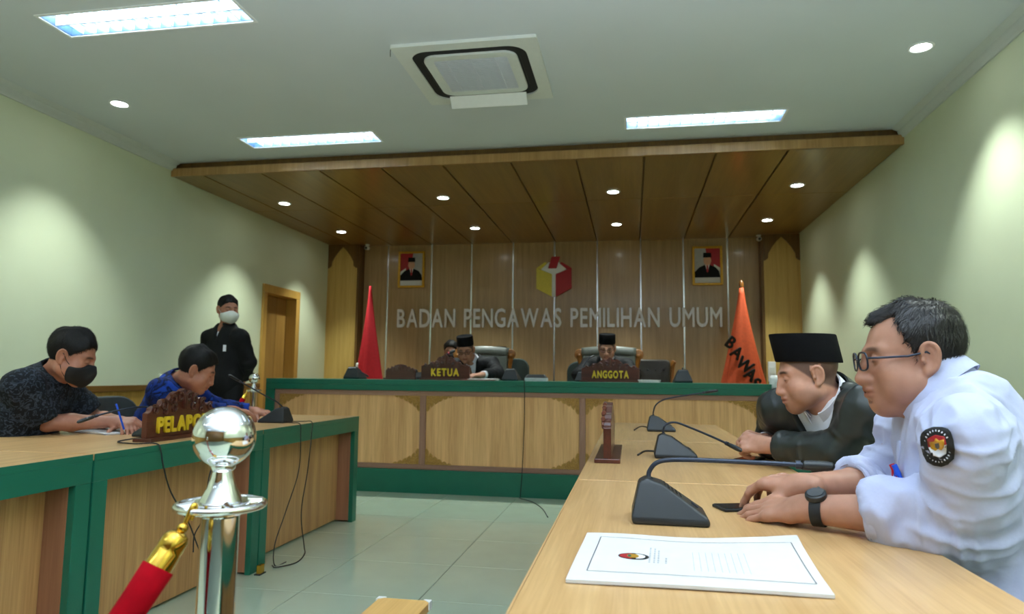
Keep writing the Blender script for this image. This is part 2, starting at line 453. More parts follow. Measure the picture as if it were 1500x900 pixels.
# left wall with its door opening
DY0, DY1, DZ = 7.127, 7.836, 1.985
b = MB()
b.box(XL-.2, XL, YF-.2, DY0, 0, H); b.box(XL-.2, XL, DY1, YB+.2, 0, H); b.box(XL-.2, XL, DY0, DY1, DZ, H)
wl = struct(b.build('wall_left', M['wall']))
wr = struct(boxo('wall_right', M['wall'], XR, XR+.2, YF-.2, YB+.2, 0, H))
wb = struct(boxo('wall_back', M['cold'], XL, XR, YB+.016, YB+.2, 0, H))
struct(boxo('wall_front', M['cold'], XL, XR, YF-.2, YF, 0, H))
# wainscot panels and rails on the side walls
def wainscot(wall, xa, xb, spans):
    for y0, y1 in spans:
        n = max(1, round((y1-y0)/.6)); w = (y1-y0)/n
        for k in range(n):
            boxo('panel', M['wain'], xa, xb, y0+k*w+.002, y0+(k+1)*w-.002, .08, RAILZ-.03, wall, bevel=.002)
wainscot(wl, XL, XL+.018, [(YF, DY0-.075), (DY1+.085, 8.70)])
wainscot(wr, XR-.018, XR, [(YF, 8.70)])
def raily(name, x0, x1, y0, y1, m=None):
    struct(MB().box(x0, x1, y0, y1, RAILZ-.032, RAILZ+.018).build(name, m or M['rail'], bevel=.006))
raily('trim_1', XL, XL+.034, YF, DY0-.075); raily('trim_2', XL, XL+.034, DY1+.085, 8.70); raily('trim_3', XR-.034, XR, YF, 8.70)
for nm, x0, x1, a, c in (('baseboard_left', XL, XL+.022, YF, DY0-.075), ('baseboard_left.001', XL, XL+.022, DY1+.085, 8.7), ('baseboard_right', XR-.022, XR, YF, 8.7)):
    struct(boxo(nm, M['rail'], x0, x1, a, c, 0, .08, bevel=.003))
# cornices: stepped plaster profile
prof = [(0,0),(.012,0),(.018,.018),(.034,.03),(.040,.052),(.066,.064),(.078,.078),(0,.078)]
struct(MB().prism([(XL+u, H-.079+w) for u, w in prof], YF, YW+.02, 'y').build('trim_4', M['cornice'], smooth='auto'))
struct(MB().prism([(XR-u, H-.079+w) for u, w in prof][::-1], YF, YW+.02, 'y').build('trim_5', M['cornice'], smooth='auto'))

# the door in the left wall: frame, jambs, leaf of two boards, handle
d = struct(root('door_1', None, None, (XL, (DY0+DY1)/2, 0)))
fr = MB()
for y0, y1 in ((DY0-.07, DY0+.012), (DY1-.012, DY1+.08)): fr.box(XL-.16, XL+.025, y0, y1, 0, DZ-.013)
fr.box(XL-.16, XL+.025, DY0-.07, DY1+.08, DZ-.012, DZ+.085)
fr.build('door_frame', M['frame'], d, world=True, bevel=.004)
ym = (DY0+DY1)/2+.1
for y0, y1 in ((DY0, ym-.002), (ym+.002, DY1)):
    boxo('door_board', M['doorw'], XL-.15, XL-.11, max(y0+.002, DY0+.013), min(y1, DY1-.013), .01, DZ-.015, d, bevel=.003)
MB().lathe([(.012,0),(.012,.04),(.024,.045),(.026,.06),(.018,.075),(0,.078)], 14, (XL-.11, DY0+.09, 1.0), (1,0,0)).build('door_handle', M['brass'], d, world=True, smooth='auto')

# back wall: wooden panels between upright steel strips
SX = [-3.306, -2.684, -2.124, -1.556, -1.001, -.439, .118, .656, 1.199]
edges = [-3.66] + SX + [1.61]
for a, c in zip(edges[:-1], edges[1:]):
    boxo('panel', M['backp'], a+.009, c-.009, YB-.002, YB+.02, .2, ZW+.02, wb, bevel=.002)
for x in SX:
    boxo('metal_strip', M['steel'], x-.011, x+.011, YB-.007, YB+.017, .2, ZW+.01, wb, bevel=.003)

# corner columns with pointed-arch fronts
YC = 8.713
def column(name, x0, x1, inner):
    o = struct(boxo(name, M['colw'], x0, x1, YC+.03, YB+.02, 0, ZW+.03))
    xm = (x0+x1)/2; w = (x1-x0)/2
    boxo('arch_panel', M['colw'], x0+.01, x1-.01, YC+.012, YC+.032, .1, ZW, o)
    # dark spandrel board: outline of the head above the pointed arch
    zs, zt = 2.50, ZW-.03
    arch = [(x1-.012, zs), (x1-.05, zs+.03), (x1-.055, zs+.09), (x1-.10, zs+.17), (x1-.15, zs+.235), (xm, zt),
            (x0+.15, zs+.235), (x0+.10, zs+.17), (x0+.055, zs+.09), (x0+.05, zs+.03), (x0+.012, zs)]
    bb = MB(); L = arch[:6]; R_ = arch[5:]
    bb.prism([(x1, zs), (x1, ZW)] + [(xm, ZW)] + L[::-1], YC-.004, YC+.014, 'y')
    bb.prism([(xm, ZW), (x0, ZW), (x0, zs)] + R_[::-1][0:], YC-.004, YC+.014, 'y')
    bb.build('arch_spandrel', M['cold'], o, world=True)
    xi = x1 if inner > 0 else x0
    boxo('side_panel', M['cold'], min(xi, xi+inner*.03), max(xi, xi+inner*.03), YC+.006, YB+.016, 0, ZW, o)
    boxo('edge_strip', M['colw'], x0, x0+.012, YC, YC+.03, 0, zs, o); boxo('edge_strip', M['colw'], x1-.012, x1, YC, YC+.03, 0, zs, o)
column('column', XL, -3.69, 1); column('column.001', 1.605, XR, -1)

# dropped wooden canopy: fascia and boards with dark joints
cn = struct(MB().box(XL, XR, YW+.03, YB+.02, ZW+.028, ZW+.05).build('ceiling_canopy', M['cold']))
cols = [XL, -3.80, -3.24, -2.685, -2.12, -1.57, -.985, -.44, .108, .666, 1.21, XR]
rows_ = [(YW+.015, 6.78), (6.785, YB)]
for a, c in zip(cols[:-1], cols[1:]):
    for k, (y0, y1) in enumerate(rows_):
        boxo('board', M['canopy'], a+.008, c-.008, y0, y1, ZW, ZW+.028, cn, bevel=.0025)
fb = MB()
fb.prism([(YW, ZW), (YW+.03, ZW), (YW+.03, ZW+.075), (YW+.006, ZW+.075), (YW, ZW+.066)], XL, XR, 'x')
fb.build('fascia', M['fascia'], cn, world=True)
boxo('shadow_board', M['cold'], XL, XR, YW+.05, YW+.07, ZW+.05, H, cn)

# podium behind the judges' bench
pod = struct(boxo('floor_podium', M['wain'], XL+.03, XR-.03, 6.64, YB-.008, 0, .2))
# ------------------------------------------------------------------ lamps and air conditioning
def troffer(x0, x1, y0, y1, label, group='recessed fluorescent troffers'):
    t = root('ceiling_light', label, 'light', ((x0+x1)/2, (y0+y1)/2, H), group=group)
    b = MB(); f = .016
    for a in ((x0-f, x1+f, y0-f, y0), (x0-f, x1+f, y1, y1+f), (x0-f, x0, y0, y1), (x1, x1+f, y0, y1)): b.box(*a, H-.006, H+.0)
    b.build('frame', M['white'], t, world=True)
    b = MB(); b.box(x0, x1, y0, y0+.003, H, H+.09); b.box(x0, x1, y1-.003, y1, H, H+.09); b.box(x0, x0+.003, y0, y1, H, H+.09); b.box(x1-.003, x1, y0, y1, H, H+.09)
    b.box(x0, x1, y0, y1, H+.085, H+.09)
    b.build('reflector', M['reflector'], t, world=True)
    for yy in (y0+(y1-y0)*.27, y0+(y1-y0)*.73):
        MB().tube([(x0+.02, yy, H+.062), (x1-.02, yy, H+.062)], .013, 10).build('fluorescent_tube', M['tubelit'], t, world=True)
    n = 14; w = (x1-x0)/n
    sl = MB().box(-.0025, .0025, y0+.003-(y0+y1)/2, y1-.003-(y0+y1)/2, .004, .042).build('slat', M['louvre'], t)
    for k in range(1, n):
        s = sl if k == 1 else sl.copy()
        if k > 1: COL.objects.link(s)
        s.location = (x0+k*w-(x0+x1)/2, 0, 0)
    boxo('spine', M['louvre'], x0+.003, x1-.003, (y0+y1)/2-.005, (y0+y1)/2+.005, H+.002, H+.045, t)
    return t
labs = {(0,0): 'louvred fluorescent ceiling light nearest the camera, above the left wall tables', (0,1): 'louvred fluorescent ceiling light just before the wooden canopy, left of the air conditioner',
        (1,1): 'louvred fluorescent ceiling light just before the wooden canopy, right of the air conditioner', (1,0): 'louvred fluorescent ceiling light over the right row of tables'}
for i, (x0, x1) in enumerate(TX):
    for j, (y0, y1) in enumerate(TY):
        troffer(x0, x1, y0, y1, labs.get((i, j), 'louvred fluorescent ceiling light behind the photographer, %s row %s' % (('left', 'right')[i], ('one', 'two', 'three', 'four', 'five')[j])))

def downlight(x, y, z, label, power, group, spot=True, ang=88, blend=.75):
    t = root('downlight', label, 'light', (x, y, z), group=group)
    MB().lathe([(.052,-.001),(.066,-.001),(.070,-.006),(.060,-.012),(.052,-.009),(.052,-.001)], 24, caps=False).build('bezel', M['white'], t, smooth='auto')
    MB().lathe([(.0,-.0055),(.052,-.0055),(.052,-.002),(.0,-.002)], 24).build('lamp_disc', M['disc'], t)
    if spot:
        ld = bpy.data.lights.new('downlight_lamp', 'SPOT'); ld.energy = power; ld.spot_size = radians(ang); ld.spot_blend = blend
        ld.color = (.89, 1.0, .93); ld.shadow_soft_size = .03
        lo = bpy.data.objects.new('downlight_lamp', ld); COL.objects.link(lo); lo.parent = t; lo.location = (0, 0, -.02)
    return t
downlight(-3.577, 4.13, H, 'round downlight in the plaster ceiling near the left wall', SPOT_W, 'downlights in the plaster ceiling')
downlight(1.64, 4.08, H, 'round downlight in the plaster ceiling near the right wall', SPOT_W, 'downlights in the plaster ceiling')
for y in (2.0, -.2, -2.3):
    downlight(-3.577, y, H, 'round downlight near the left wall, %s' % {2.0: 'level with the front of the near desks', -.2: 'just behind the camera', -2.3: 'at the rear of the room'}[y], SPOT_W, 'downlights in the plaster ceiling')
    downlight(1.64, y, H, 'round downlight near the right wall, %s' % {2.0: 'level with the white shirted man', -.2: 'just behind the camera', -2.3: 'at the rear of the room'}[y], SPOT_W, 'downlights in the plaster ceiling')
names_x = ['at the left wall', 'second from the left wall', 'second from the right wall', 'at the right wall']
for j, (y, w) in enumerate(((6.46, 'front'), (7.88, 'rear'))):
    for i, x in enumerate((-3.56, -1.85, -.167, 1.50)):
        downlight(x, y, ZW, 'round downlight in the wooden canopy, %s row, %s' % (w, names_x[i]), SPOT_W*(1.0 if i in (0, 3) else 1.1), 'downlights in the wooden canopy')

# cassette air conditioner
ax0, ax1, ay0, ay1 = -1.37, -.515, 3.60, 4.45
cx, cy = (ax0+ax1)/2, (ay0+ay1)/2
ac = root('air_conditioner', 'square white cassette air conditioner set in the ceiling with one flap open', 'air conditioner', (cx, cy, H))
def rrect(hw, hd, r, n=6):
    out = []
    for qx, qy, a0 in ((1,1,0),(-1,1,90),(-1,-1,180),(1,-1,270)):
        for k in range(n+1):
            a = radians(a0+90*k/n); out.append((qx*(hw-r)+r*cos(a), qy*(hd-r)+r*sin(a)))
    return out
def ring(b, o, i, z0, z1):
    n = len(o)
    vs = [(x,y,z0) for x,y in o]+[(x,y,z0) for x,y in i]+[(x,y,z1) for x,y in o]+[(x,y,z1) for x,y in i]
    fs = []
    for k in range(n):
        j = (k+1) % n
        fs += [(k,j,n+j,n+k), (2*n+k,3*n+k,3*n+j,2*n+j), (k,2*n+k,2*n+j,j), (n+k,n+j,3*n+j,3*n+k)]
    b.add(vs, fs)
b = MB(); ring(b, rrect(.428,.425,.012), rrect(.348,.348,.11), -.020, 0); b.build('panel', M['acw'], ac)
b = MB(); ring(b, rrect(.350,.350,.11), rrect(.275,.275,.080), -.011, 0); b.build('outlet_slot', M['blackm'], ac)
b = MB(); ring(b, rrect(.285,.285,.080), rrect(.225,.225,.012), -.024, 0); b.build('intake_frame', M['acw'], ac, bevel=.003)
boxo('filter', M['acg'], -.226, .226, -.226, .226, -.012, -.006, ac, world=False)
sl = MB().box(-.224, .224, -.0035, .0035, -.024, -.010).build('slat', M['acg'], ac)
for k in range(22):
    s = sl if k == 0 else sl.copy()
    if k: COL.objects.link(s)
    s.location = (0, -.21+.02*k, 0)
b = MB(); b.box(-.0025, .0025, -.224, .224, -.022, -.011)
bar = b.build('grille_bar', M['acg'], ac)
for x in (-.15, 0, .15):
    s = bar if x == -.15 else bar.copy()
    if x != -.15: COL.objects.link(s)
    s.location = (x, 0, 0)
# open flap on the far side, closed-off flaps tucked into the other slots
fp = MB()
fp.prism([(.292, -.022), (.300, -.018), (.362, -.080), (.354, -.086)], -.262, .262, 'x')
fp.build('flap', M['white'], ac, bevel=.002)
for sx in (-1, 1):
    MB().prism([(sx*.300, -.012), (sx*.308, -.008), (sx*.330, -.002), (sx*.322, -.003)], -.2, .2, 'y').build('flap', M['black'], ac)
for px, py in ((-.43, -.40), (-.27, .41)):
    MB().tube([(px, py, -.004), (px-.003, py+.002, -.03), (px-.001, py, -.06)], .0022, 5).build('loose_wire', M['black'], ac)
# corner cameras
for x, lab in ((-3.56, 'small white security camera under the canopy at the left column'), (1.56, 'small white security camera under the canopy at the right column')):
    c = root('security_camera', lab, 'camera', (x, 8.74, ZW), group='security cameras under the canopy')
    MB().lathe([(.03,0),(.032,-.012),(.012,-.016),(.012,-.03)], 14).build('mount', M['white'], c, smooth='auto')
    MB().tube([(0,.03,-.045), (0,-.045,-.055)], .026, 14).build('camera_body', M['white'], c, smooth='auto')
    MB().tube([(0,-.04,-.054), (0,-.052,-.0555)], .018, 12).build('lens', M['black'], c)
# ------------------------------------------------------------------ tables
TZ = .75
def desk(label, x_front, sx, y0, y1, group, depth=.705, edge='green'):
    """one desk unit; sx=+1: green front looks towards +X"""
    xb = x_front - sx*depth
    t = root('desk', label, 'desk', ((x_front+xb)/2, (y0+y1)/2, 0), group=group)
    X = lambda u: x_front - sx*u           # u metres behind the front plane
    def bx(name, m, u0, u1, a, c, z0, z1, bev=.002):
        return boxo(name, m, min(X(u0), X(u1)), max(X(u0), X(u1)), a, c, z0, z1, t, bevel=bev)
    bx('tabletop', M['top'], .0035, depth, y0, y1, TZ-.025, TZ, .002)
    bx('edge_band', M[edge], .0, .0034, y0, y1, TZ-.0255, TZ-.0005, 0)
    bx('apron', M['green'], .0, .10, y0, y1, TZ-.105, TZ-.0256)
    bx('post', M['green'], .0, .03, y0, y0+.072, 0, TZ-.105); bx('post', M['green'], .0, .03, y1-.072, y1, 0, TZ-.105)
    bx('front_panel', M['front'], .125, .145, y0+.02, y1-.02, .015, TZ-.026)
    for a, c in ((y0+.05, y0+.072), (y1-.072, y1-.05)): bx('return_panel', M['return'], .0305, .125, a, c, .012, TZ-.105)
    for a, c in ((y0, y0+.02), (y1-.02, y1)): bx('side_panel', M['green'], .0305, depth-.02, a, c, 0, TZ-.026)
    return t
XT = -1.985; XRT = -.165
desk('wooden desk with green frame nearest the camera in the left row, nothing on it', XT, 1, .95, 2.285, 'left row of desks', .90)
desk('middle wooden desk with green frame in the left row, carrying the PELAPOR nameplate', XT, 1, 2.295, 3.485, 'left row of desks', .90)
desk('far wooden desk with green frame in the left row, next to the long bench', XT, 1, 3.495, 4.82, 'left row of desks', .72)
desk('near desk in the right row, carrying the white folder and largest microphone', XRT, -1, .62, 2.095, 'right row of desks', edge='top')
desk('middle desk in the right row, carrying the edge-on dark nameplate', XRT, -1, 2.105, 3.425, 'right row of desks', edge='top')
desk('far desk in the right row, carrying the most distant of the row\'s microphones', XRT, -1, 3.435, 4.72, 'right row of desks', edge='top')

# ------------------------------------------------------------------ the judges' bench
BX0, BX1, BY0, BY1, BZ = -3.42, 1.145, 6.012, 6.62, 1.01
bn = root('judges_bench', 'long tall wooden bench with green border and carved gold corners', 'bench', ((BX0+BX1)/2, (BY0+BY1)/2, 0))
def bb(name, m, *a, bev=.003): return boxo(name, m, *a, bn, bevel=bev)
bb('bench_top', M['green'], BX0, BX1, BY0, BY1, .965, BZ)
bb('top_band', M['green'], BX0, BX1, BY0, BY0+.05, .912, .9645)
bb('end_post', M['green'], BX0, BX0+.088, BY0, BY0+.05, .21, .912); bb('end_post', M['green'], BX1-.064, BX1, BY0, BY0+.05, .21, .912)
bb('plinth', M['green'], BX0, BX1, BY0-.004, BY0+.05, 0, .208)
bb('side_panel', M['green'], BX0, BX0+.03, BY0+.05, BY1, 0, .965); bb('side_panel', M['green'], BX1-.03, BX1, BY0+.05, BY1, 0, .965)
bb('backing', M['cold'], BX0+.03, BX1-.03, BY0+.046, BY0+.06, .02, .965)
PX = [(-3.285, -1.905), (-1.845, -.458), (-.402, 1.035)]
fy = BY0+.018
bb('frame_rail', M['mauvex'], BX0+.088, BX1-.064, fy, BY0+.046, .868, .9115); bb('frame_rail', M['mauvex'], BX0+.088, BX1-.064, fy, BY0+.046, .2085, .252)
for a, c in ((BX0+.0885, -3.287), (-1.903, -1.847), (-.456, -.404), (1.037, BX1-.0645)):
    bb('frame_post', M['mauve'], a, c, fy-.002, BY0+.046, .2525, .8675)
for a, c in PX:
    bb('panel', M['benchp'], a, c, BY0+.030, BY0+.0459, .2525, .8675, bev=.001)
# carved corner ornament: pierced leaf scrolls
def carved():
    b = MB()
    out = [(0,0),(.285,0),(.272,-.018),(.252,-.022),(.236,-.010),(.222,-.032),(.203,-.042),(.184,-.026),(.172,-.052),(.150,-.066),(.132,-.044),(.122,-.078),(.098,-.094),(.082,-.066),(.076,-.106),(.052,-.130),(.040,-.092),(.034,-.150),(.016,-.178),(0,-.17)]
    b.prism([(x, z) for x, z in out], -.006, .0, 'y')
    def curl(cx, cz, r, a0, turns, rad):
        pts = []
        for k in range(15):
            t = k/14; a = a0+turns*2*pi*t; rr = r*(1-.75*t)
            pts.append((cx+rr*cos(a), -.008, cz+rr*sin(a)))
        b.tube(pts, [rad*(1-.4*k/14) for k in range(15)], 5)
    for c in ((.04,-.035,.03,0,1.1,.007),(.10,-.03,.026,2,-1.1,.006),(.155,-.024,.02,1,1.1,.005),(.205,-.016,.015,3,-1.1,.004),
              (.035,-.09,.024,4,-1.1,.006),(.082,-.070,.02,0,1.1,.005),(.022,-.14,.016,1,1.1,.005),(.125,-.052,.016,5,1.1,.004)): curl(*c)
    return b
cc = carved().build('carved_corner', M['gold'], bn, smooth='auto')
bc = wloc(bn); first = True
for a, c in PX:
    for x, sx in ((a, 1), (c, -1)):
        for z, sz in ((.8675, 1), (.2525, -1)):
            o = cc if first else cc.copy()
            if not first: COL.objects.link(o)
            first = False
            o.location = (x-bc.x, BY0+.030-bc.y, z-bc.z); o.scale = (sx*.86, 1, sz*.80)
st = props(MB().box(-.055, .055, -.0015, 0, -.02, .02).build('sticker', M['inkl'], loc=(-.855, BY0+.030, .85)), 'small pale grey label stuck on the bench front under the top edge', 'label')

# low green side desk past the bench's right end
sd = root('side_desk', 'low green desk just past the right end of the long bench', 'desk', (1.58, 6.3, 0))
boxo('desktop', M['green'], 1.148, 1.98, 6.05, 6.6, .88, .92, sd, bevel=.003); boxo('front_board', M['green'], 1.18, 1.975, 6.06, 6.085, 0, .88, sd)
for x in (1.18, 1.945): boxo('side_board', M['green'], x, x+.03, 6.085, 6.59, 0, .88, sd)
rb = root('nameplate', 'low reddish-brown block on the green side desk beside the bench end', 'nameplate', (1.36, 6.28, .92))
boxo('plaque', M['platel'], -.15, .15, -.02, .02, .012, .075, rb, world=False, bevel=.004); boxo('base', M['plate'], -.17, .17, -.04, .04, 0, .012, rb, world=False)
wc = root('white_cup', 'white rounded cup on the side desk, behind the capped man\'s nose', 'cup', (1.212, 6.15, .92))
MB().lathe([(.03,0),(.052,.03),(.062,.075),(.060,.13),(.045,.165),(.042,.165),(.056,.13),(.056,.08),(.0,.01)], 20).build('cup_body', M['white'], wc, smooth=True)
MB().tube([(.058,0,.11),(.09,0,.10),(.09,0,.06),(.06,0,.05)], .006, 6).build('handle', M['white'], wc, smooth=True)
sb = root('switch_box', 'pale grey switch box on the right corner column', 'switch', (1.662, 8.705, 1.14))
boxo('housing', M['white'], -.045, .045, -.03, 0.005, -.12, .12, sb, world=False, bevel=.006); boxo('switch', M['acw'], -.03, .03, -.036, -.03, -.03, .05, sb, world=False, bevel=.002)

# ------------------------------------------------------------------ wall lettering, emblem, portraits
wlt = root('wall_lettering', 'steel letters reading BADAN PENGAWAS PEMILIHAN UMUM on the wood panelled wall', 'sign', (-1.02, YB-.02, 1.70))
letters('BADAN PENGAWAS PEMILIHAN UMUM', wlt, M['letter'], 4.262, .245, .030, (-3.145+1.02, 0, 0), (1,0,0), (0,0,1), gap=.16, space=.62, bold=.0055)
em = root('wall_emblem', 'hexagonal yellow, white and red ballot box emblem above the steel lettering', 'emblem', (-1.005, YB-.004, 2.32))
def plate2(name, m, out, d0, d1): return MB().prism(out[::-1], -d1, -d0, 'y').build(name, m, em, bevel=.003)
plate2('yellow_face', M['yel'], [(-.232,.155),(-.232,-.115),(-.025,-.225),(-.025,.075)], 0, .035)
plate2('yellow_face', M['yel'], [(-.232,.155),(-.025,.075),(-.165,.135),(-.115,.215),(-.14,.235)][:1]+[(-.172,.142),(-.09,.225),(-.12,.235)], 0, .0345)
plate2('red_face', M['red'], [(.232,.155),(.025,.075),(.025,-.225),(.232,-.115)], 0, .035)
plate2('red_face', M['red'], [(.232,.155),(.10,.235),(.075,.215),(.165,.140)], 0, .0345)
plate2('white_funnel', M['white'], [(-.025,-.225),(.025,-.225),(.025,.073),(.165,.138),(.062,.235),(-.07,.235),(-.172,.138),(-.025,.073)], .002, .030)
plate2('red_ballot', M['red'], [(-.075,.15),(.035,.15),(.085,.305),(-.03,.305)], .031, .045)

def portrait(x, zc, label, flip):
    t = root('portrait', label, 'picture', (x, YB-.004, zc), group=None)
    w, h = .185, .25; f = .028
    b = MB()
    for a in ((-w, w, h-f, h), (-w, w, -h, -h+f), (-w, -w+f, -h+f, h-f), (w-f, w, -h+f, h-f)): b.box(a[0], a[1], -.03, 0, a[2], a[3])
    b.build('frame', M['goldf'], t, bevel=.004)
    wi, hi = w-f, h-f
    boxo('print', M['inkl'], -wi, wi, -.012, 0, -hi, hi, t, world=False)
    def fl_(nm, m, out, k): MB().prism(out[::-1], -.0125-.0006*k, -.012, 'y').build(nm, m, t)
    s = -1 if flip else 1
    fl_('backdrop', M['red'], [(s*-wi, hi), (s*.02, hi), (s*-.01, .0), (s*-wi, -.08)][::s], 1)
    fl_('white_stripe', M['flagwhite'], [(s*-wi,-.03),(s*-.08,.02),(s*-.08,-.12),(s*-wi,-.15)][::s], 1.5)
    fl_('suit', M['suit'], [(-wi,-.15),(-wi,-.08),(-.10,-.02),(-.035,.01),(.035,.01),(.10,-.02),(wi-.015,-.07),(wi,-.15)][::-1], 2)
    fl_('caption_strip', M['paper'], [(-wi,-hi),(wi,-hi),(wi,-.155),(-wi,-.155)], 2)
    fl_('shirt', M['paper'], [(-.03,.02),(0,-.09),(.03,.02)][::-1], 3)
    fl_('tie', M['red'], [(-.008,.015),(-.012,-.07),(0,-.09),(.012,-.07),(.008,.015)][::-1], 4)
    fl_('face', M['skin3f'], [(.048*cos(a), .066+.062*sin(a)) for a in [2*pi*k/16 for k in range(16)]], 5)
    fl_('cap', M['suit'], [(-.052,.105),(.052,.105),(.047,.165),(-.047,.168)], 6)
    return t
M['skin3f'] = plain('printed_skin', srgb(206, 156, 126), .6)
portrait(-2.965, 2.49, 'gold framed portrait of a man in suit and black cap, left of the emblem', False)
portrait(.95, 2.475, 'gold framed portrait of a man in suit and black cap, right of the emblem', True)

# ------------------------------------------------------------------ flags
def flag(name, loc, top, w0, label, mats, folds=5, seed=1):
    t = root(name, label, 'flag', loc)
    MB().lathe([(.0,0),(.14,0),(.14,.02),(.03,.04),(.02,.08),(.0,.08)], 20).build('stand', M['brass'], t, smooth='auto')
    MB().tube([(0,0,.05), (0,0,top)], .012, 10).build('pole', M['chairw'], t, smooth='auto')
    return t
def cloth_cone(name, t, m, z0, z1, w0, w1, skew, nf, seed, thick=.006, dy=.07, white=None, x_shift=0.0):
    """hanging folds: a pleated closed tube that widens downward"""
    n = 48; rows = 22; vs = []; fs = []; r_ = random.Random(seed); ph = [r_.uniform(0, 6) for _ in range(3)]
    def row(tt, off):
        w = w0+(w1-w0)*tt**1.15; z = z1+(z0-z1)*tt; out = []
        for k in range(n):
            a = 2*pi*k/n; f = 1+.13*tt**.5*cos(nf*a+ph[0]+tt*1.2)+.07*tt*cos((nf+4)*a+ph[1])
            out.append((skew*tt+x_shift+(w/2-off)*cos(a)*f, (dy*(.35+.65*tt)-off)*sin(a)*f, z+.02*tt*cos(2*a+ph[2])))
        return out
    for tt in [k/(rows-1) for k in range(rows)]: vs += row(tt, 0)
    for k in range(rows-1):
        for j in range(n): fs.append((k*n+j, k*n+(j+1) % n, (k+1)*n+(j+1) % n, (k+1)*n+j))
    fs.append(tuple(range(n))); fs.append(tuple(range((rows-1)*n, rows*n))[::-1])
    b = MB(); b.add(vs, fs); return b.build(name, m, t, smooth=True)
f1 = flag('flag', (-3.26, 8.15, .2), 1.95, .4, 'red flag hanging in folds on a pole by the left column', None)
cloth_cone('red_cloth', f1, M['flagred'], .45, 1.97, .025, .46, .03, 5, 3)
cloth_cone('white_cloth', f1, M['flagwhite'], .42, 1.0, .05, .20, -.06, 4, 8, dy=.05, x_shift=-.13)
f2 = flag('flag', (1.255, 8.2, .2), 1.93, .4, 'orange flag with black lettering on a pole by the right column', None)
cloth_cone('orange_cloth', f2, M['flagor'], .45, 1.90, .05, .60, .0, 5, 5)
MB().lathe([(.0,.12),(.02,.1),(.03,.06),(.022,.02),(.02,0)], 12, (0,0,1.88)).build('finial', M['chairw'], f2, smooth='auto')
# black flag letters follow the slope of the cloth
for k, ch in enumerate('BAWAS'):
    me, w_ = glyph(ch, .135, .02, .007); me.materials.append(M['blackm'])
    o = bpy.data.objects.new('letter', me); COL.objects.link(o); o.parent = f2
    a = radians(-52); ux = Vector((cos(a), 0, sin(a))); uz = Vector((-sin(a)*.75+.0, 0, cos(a)))
    uz = Vector((.35, 0, .94)).normalized()
    px, pz = [(-.215, 1.235), (-.165, 1.13), (-.105, 1.01), (-.02, .885), (.05, .765)][k]
    yy = -.085-.02*k*0
    o.matrix_local = Matrix(((ux.x*.9, uz.x, 0, px), (0, 0, -1, yy), (ux.z*.9, uz.z, 0, pz), (0,0,0,1)))

# ------------------------------------------------------------------ stanchions and velvet ropes
def stanchion(loc, label, group):
    t = root('stanchion', label, 'stanchion', loc, group=group)
    MB().lathe([(.0,0),(.155,0),(.155,.012),(.13,.03),(.05,.045),(.034,.05)], 40).build('base', M['chrome2'], t, smooth='auto')
    MB().lathe([(.0265,.045),(.0265,.852)], 36).build('post', M['chrome2'], t, smooth='auto')
    # ring plate with four openings
    b = MB(); b.tube([(.059*cos(a), .059*sin(a), .868) for a in [2*pi*k/40 for k in range(40)]], .0052, 10, closed=True)
    b.lathe([(.026,.860),(.040,.861),(.041,.868),(.040,.874),(.026,.874)], 32)
    for k in range(4):
        a = pi/4+k*pi/2; b.tube([(.036*cos(a), .036*sin(a), .868), (.059*cos(a), .059*sin(a), .868)], [.010, .006], 8)
    b.build('ring_plate', M['chrome'], t, smooth='auto')
    MB().lathe([(.0265,.852),(.034,.856),(.034,.866),(.031,.872),(.020,.893),(.0155,.908),(.014,.916),(.0175,.920),(.018,.924),(.0155,.928),(.0165,.9315),(.0,.932)], 32).build('neck', M['chrome'], t, smooth='auto')
    MB().ball((0,0,.9650), .0440, 40, 26).build('ball_finial', M['chrome'], t, smooth=True)
    return t
s1 = stanchion((-.588, .925, 0), 'polished chrome rope post with a ball top nearest the camera', None)
s2 = dup(s1, loc=(-1.05, .05, 0), label='chrome rope post holding the other end of the near red rope')
s3 = dup(s1, loc=(-3.14, 5.33, 0), label='small distant chrome rope post between blue shirted man and wall door')
s4 = dup(s1, loc=(-3.40, 4.55, 0), label='distant chrome rope post mostly hidden behind the blue shirted man')
s3.scale = (1.05,)*3; s4.scale = (1.05,)*3
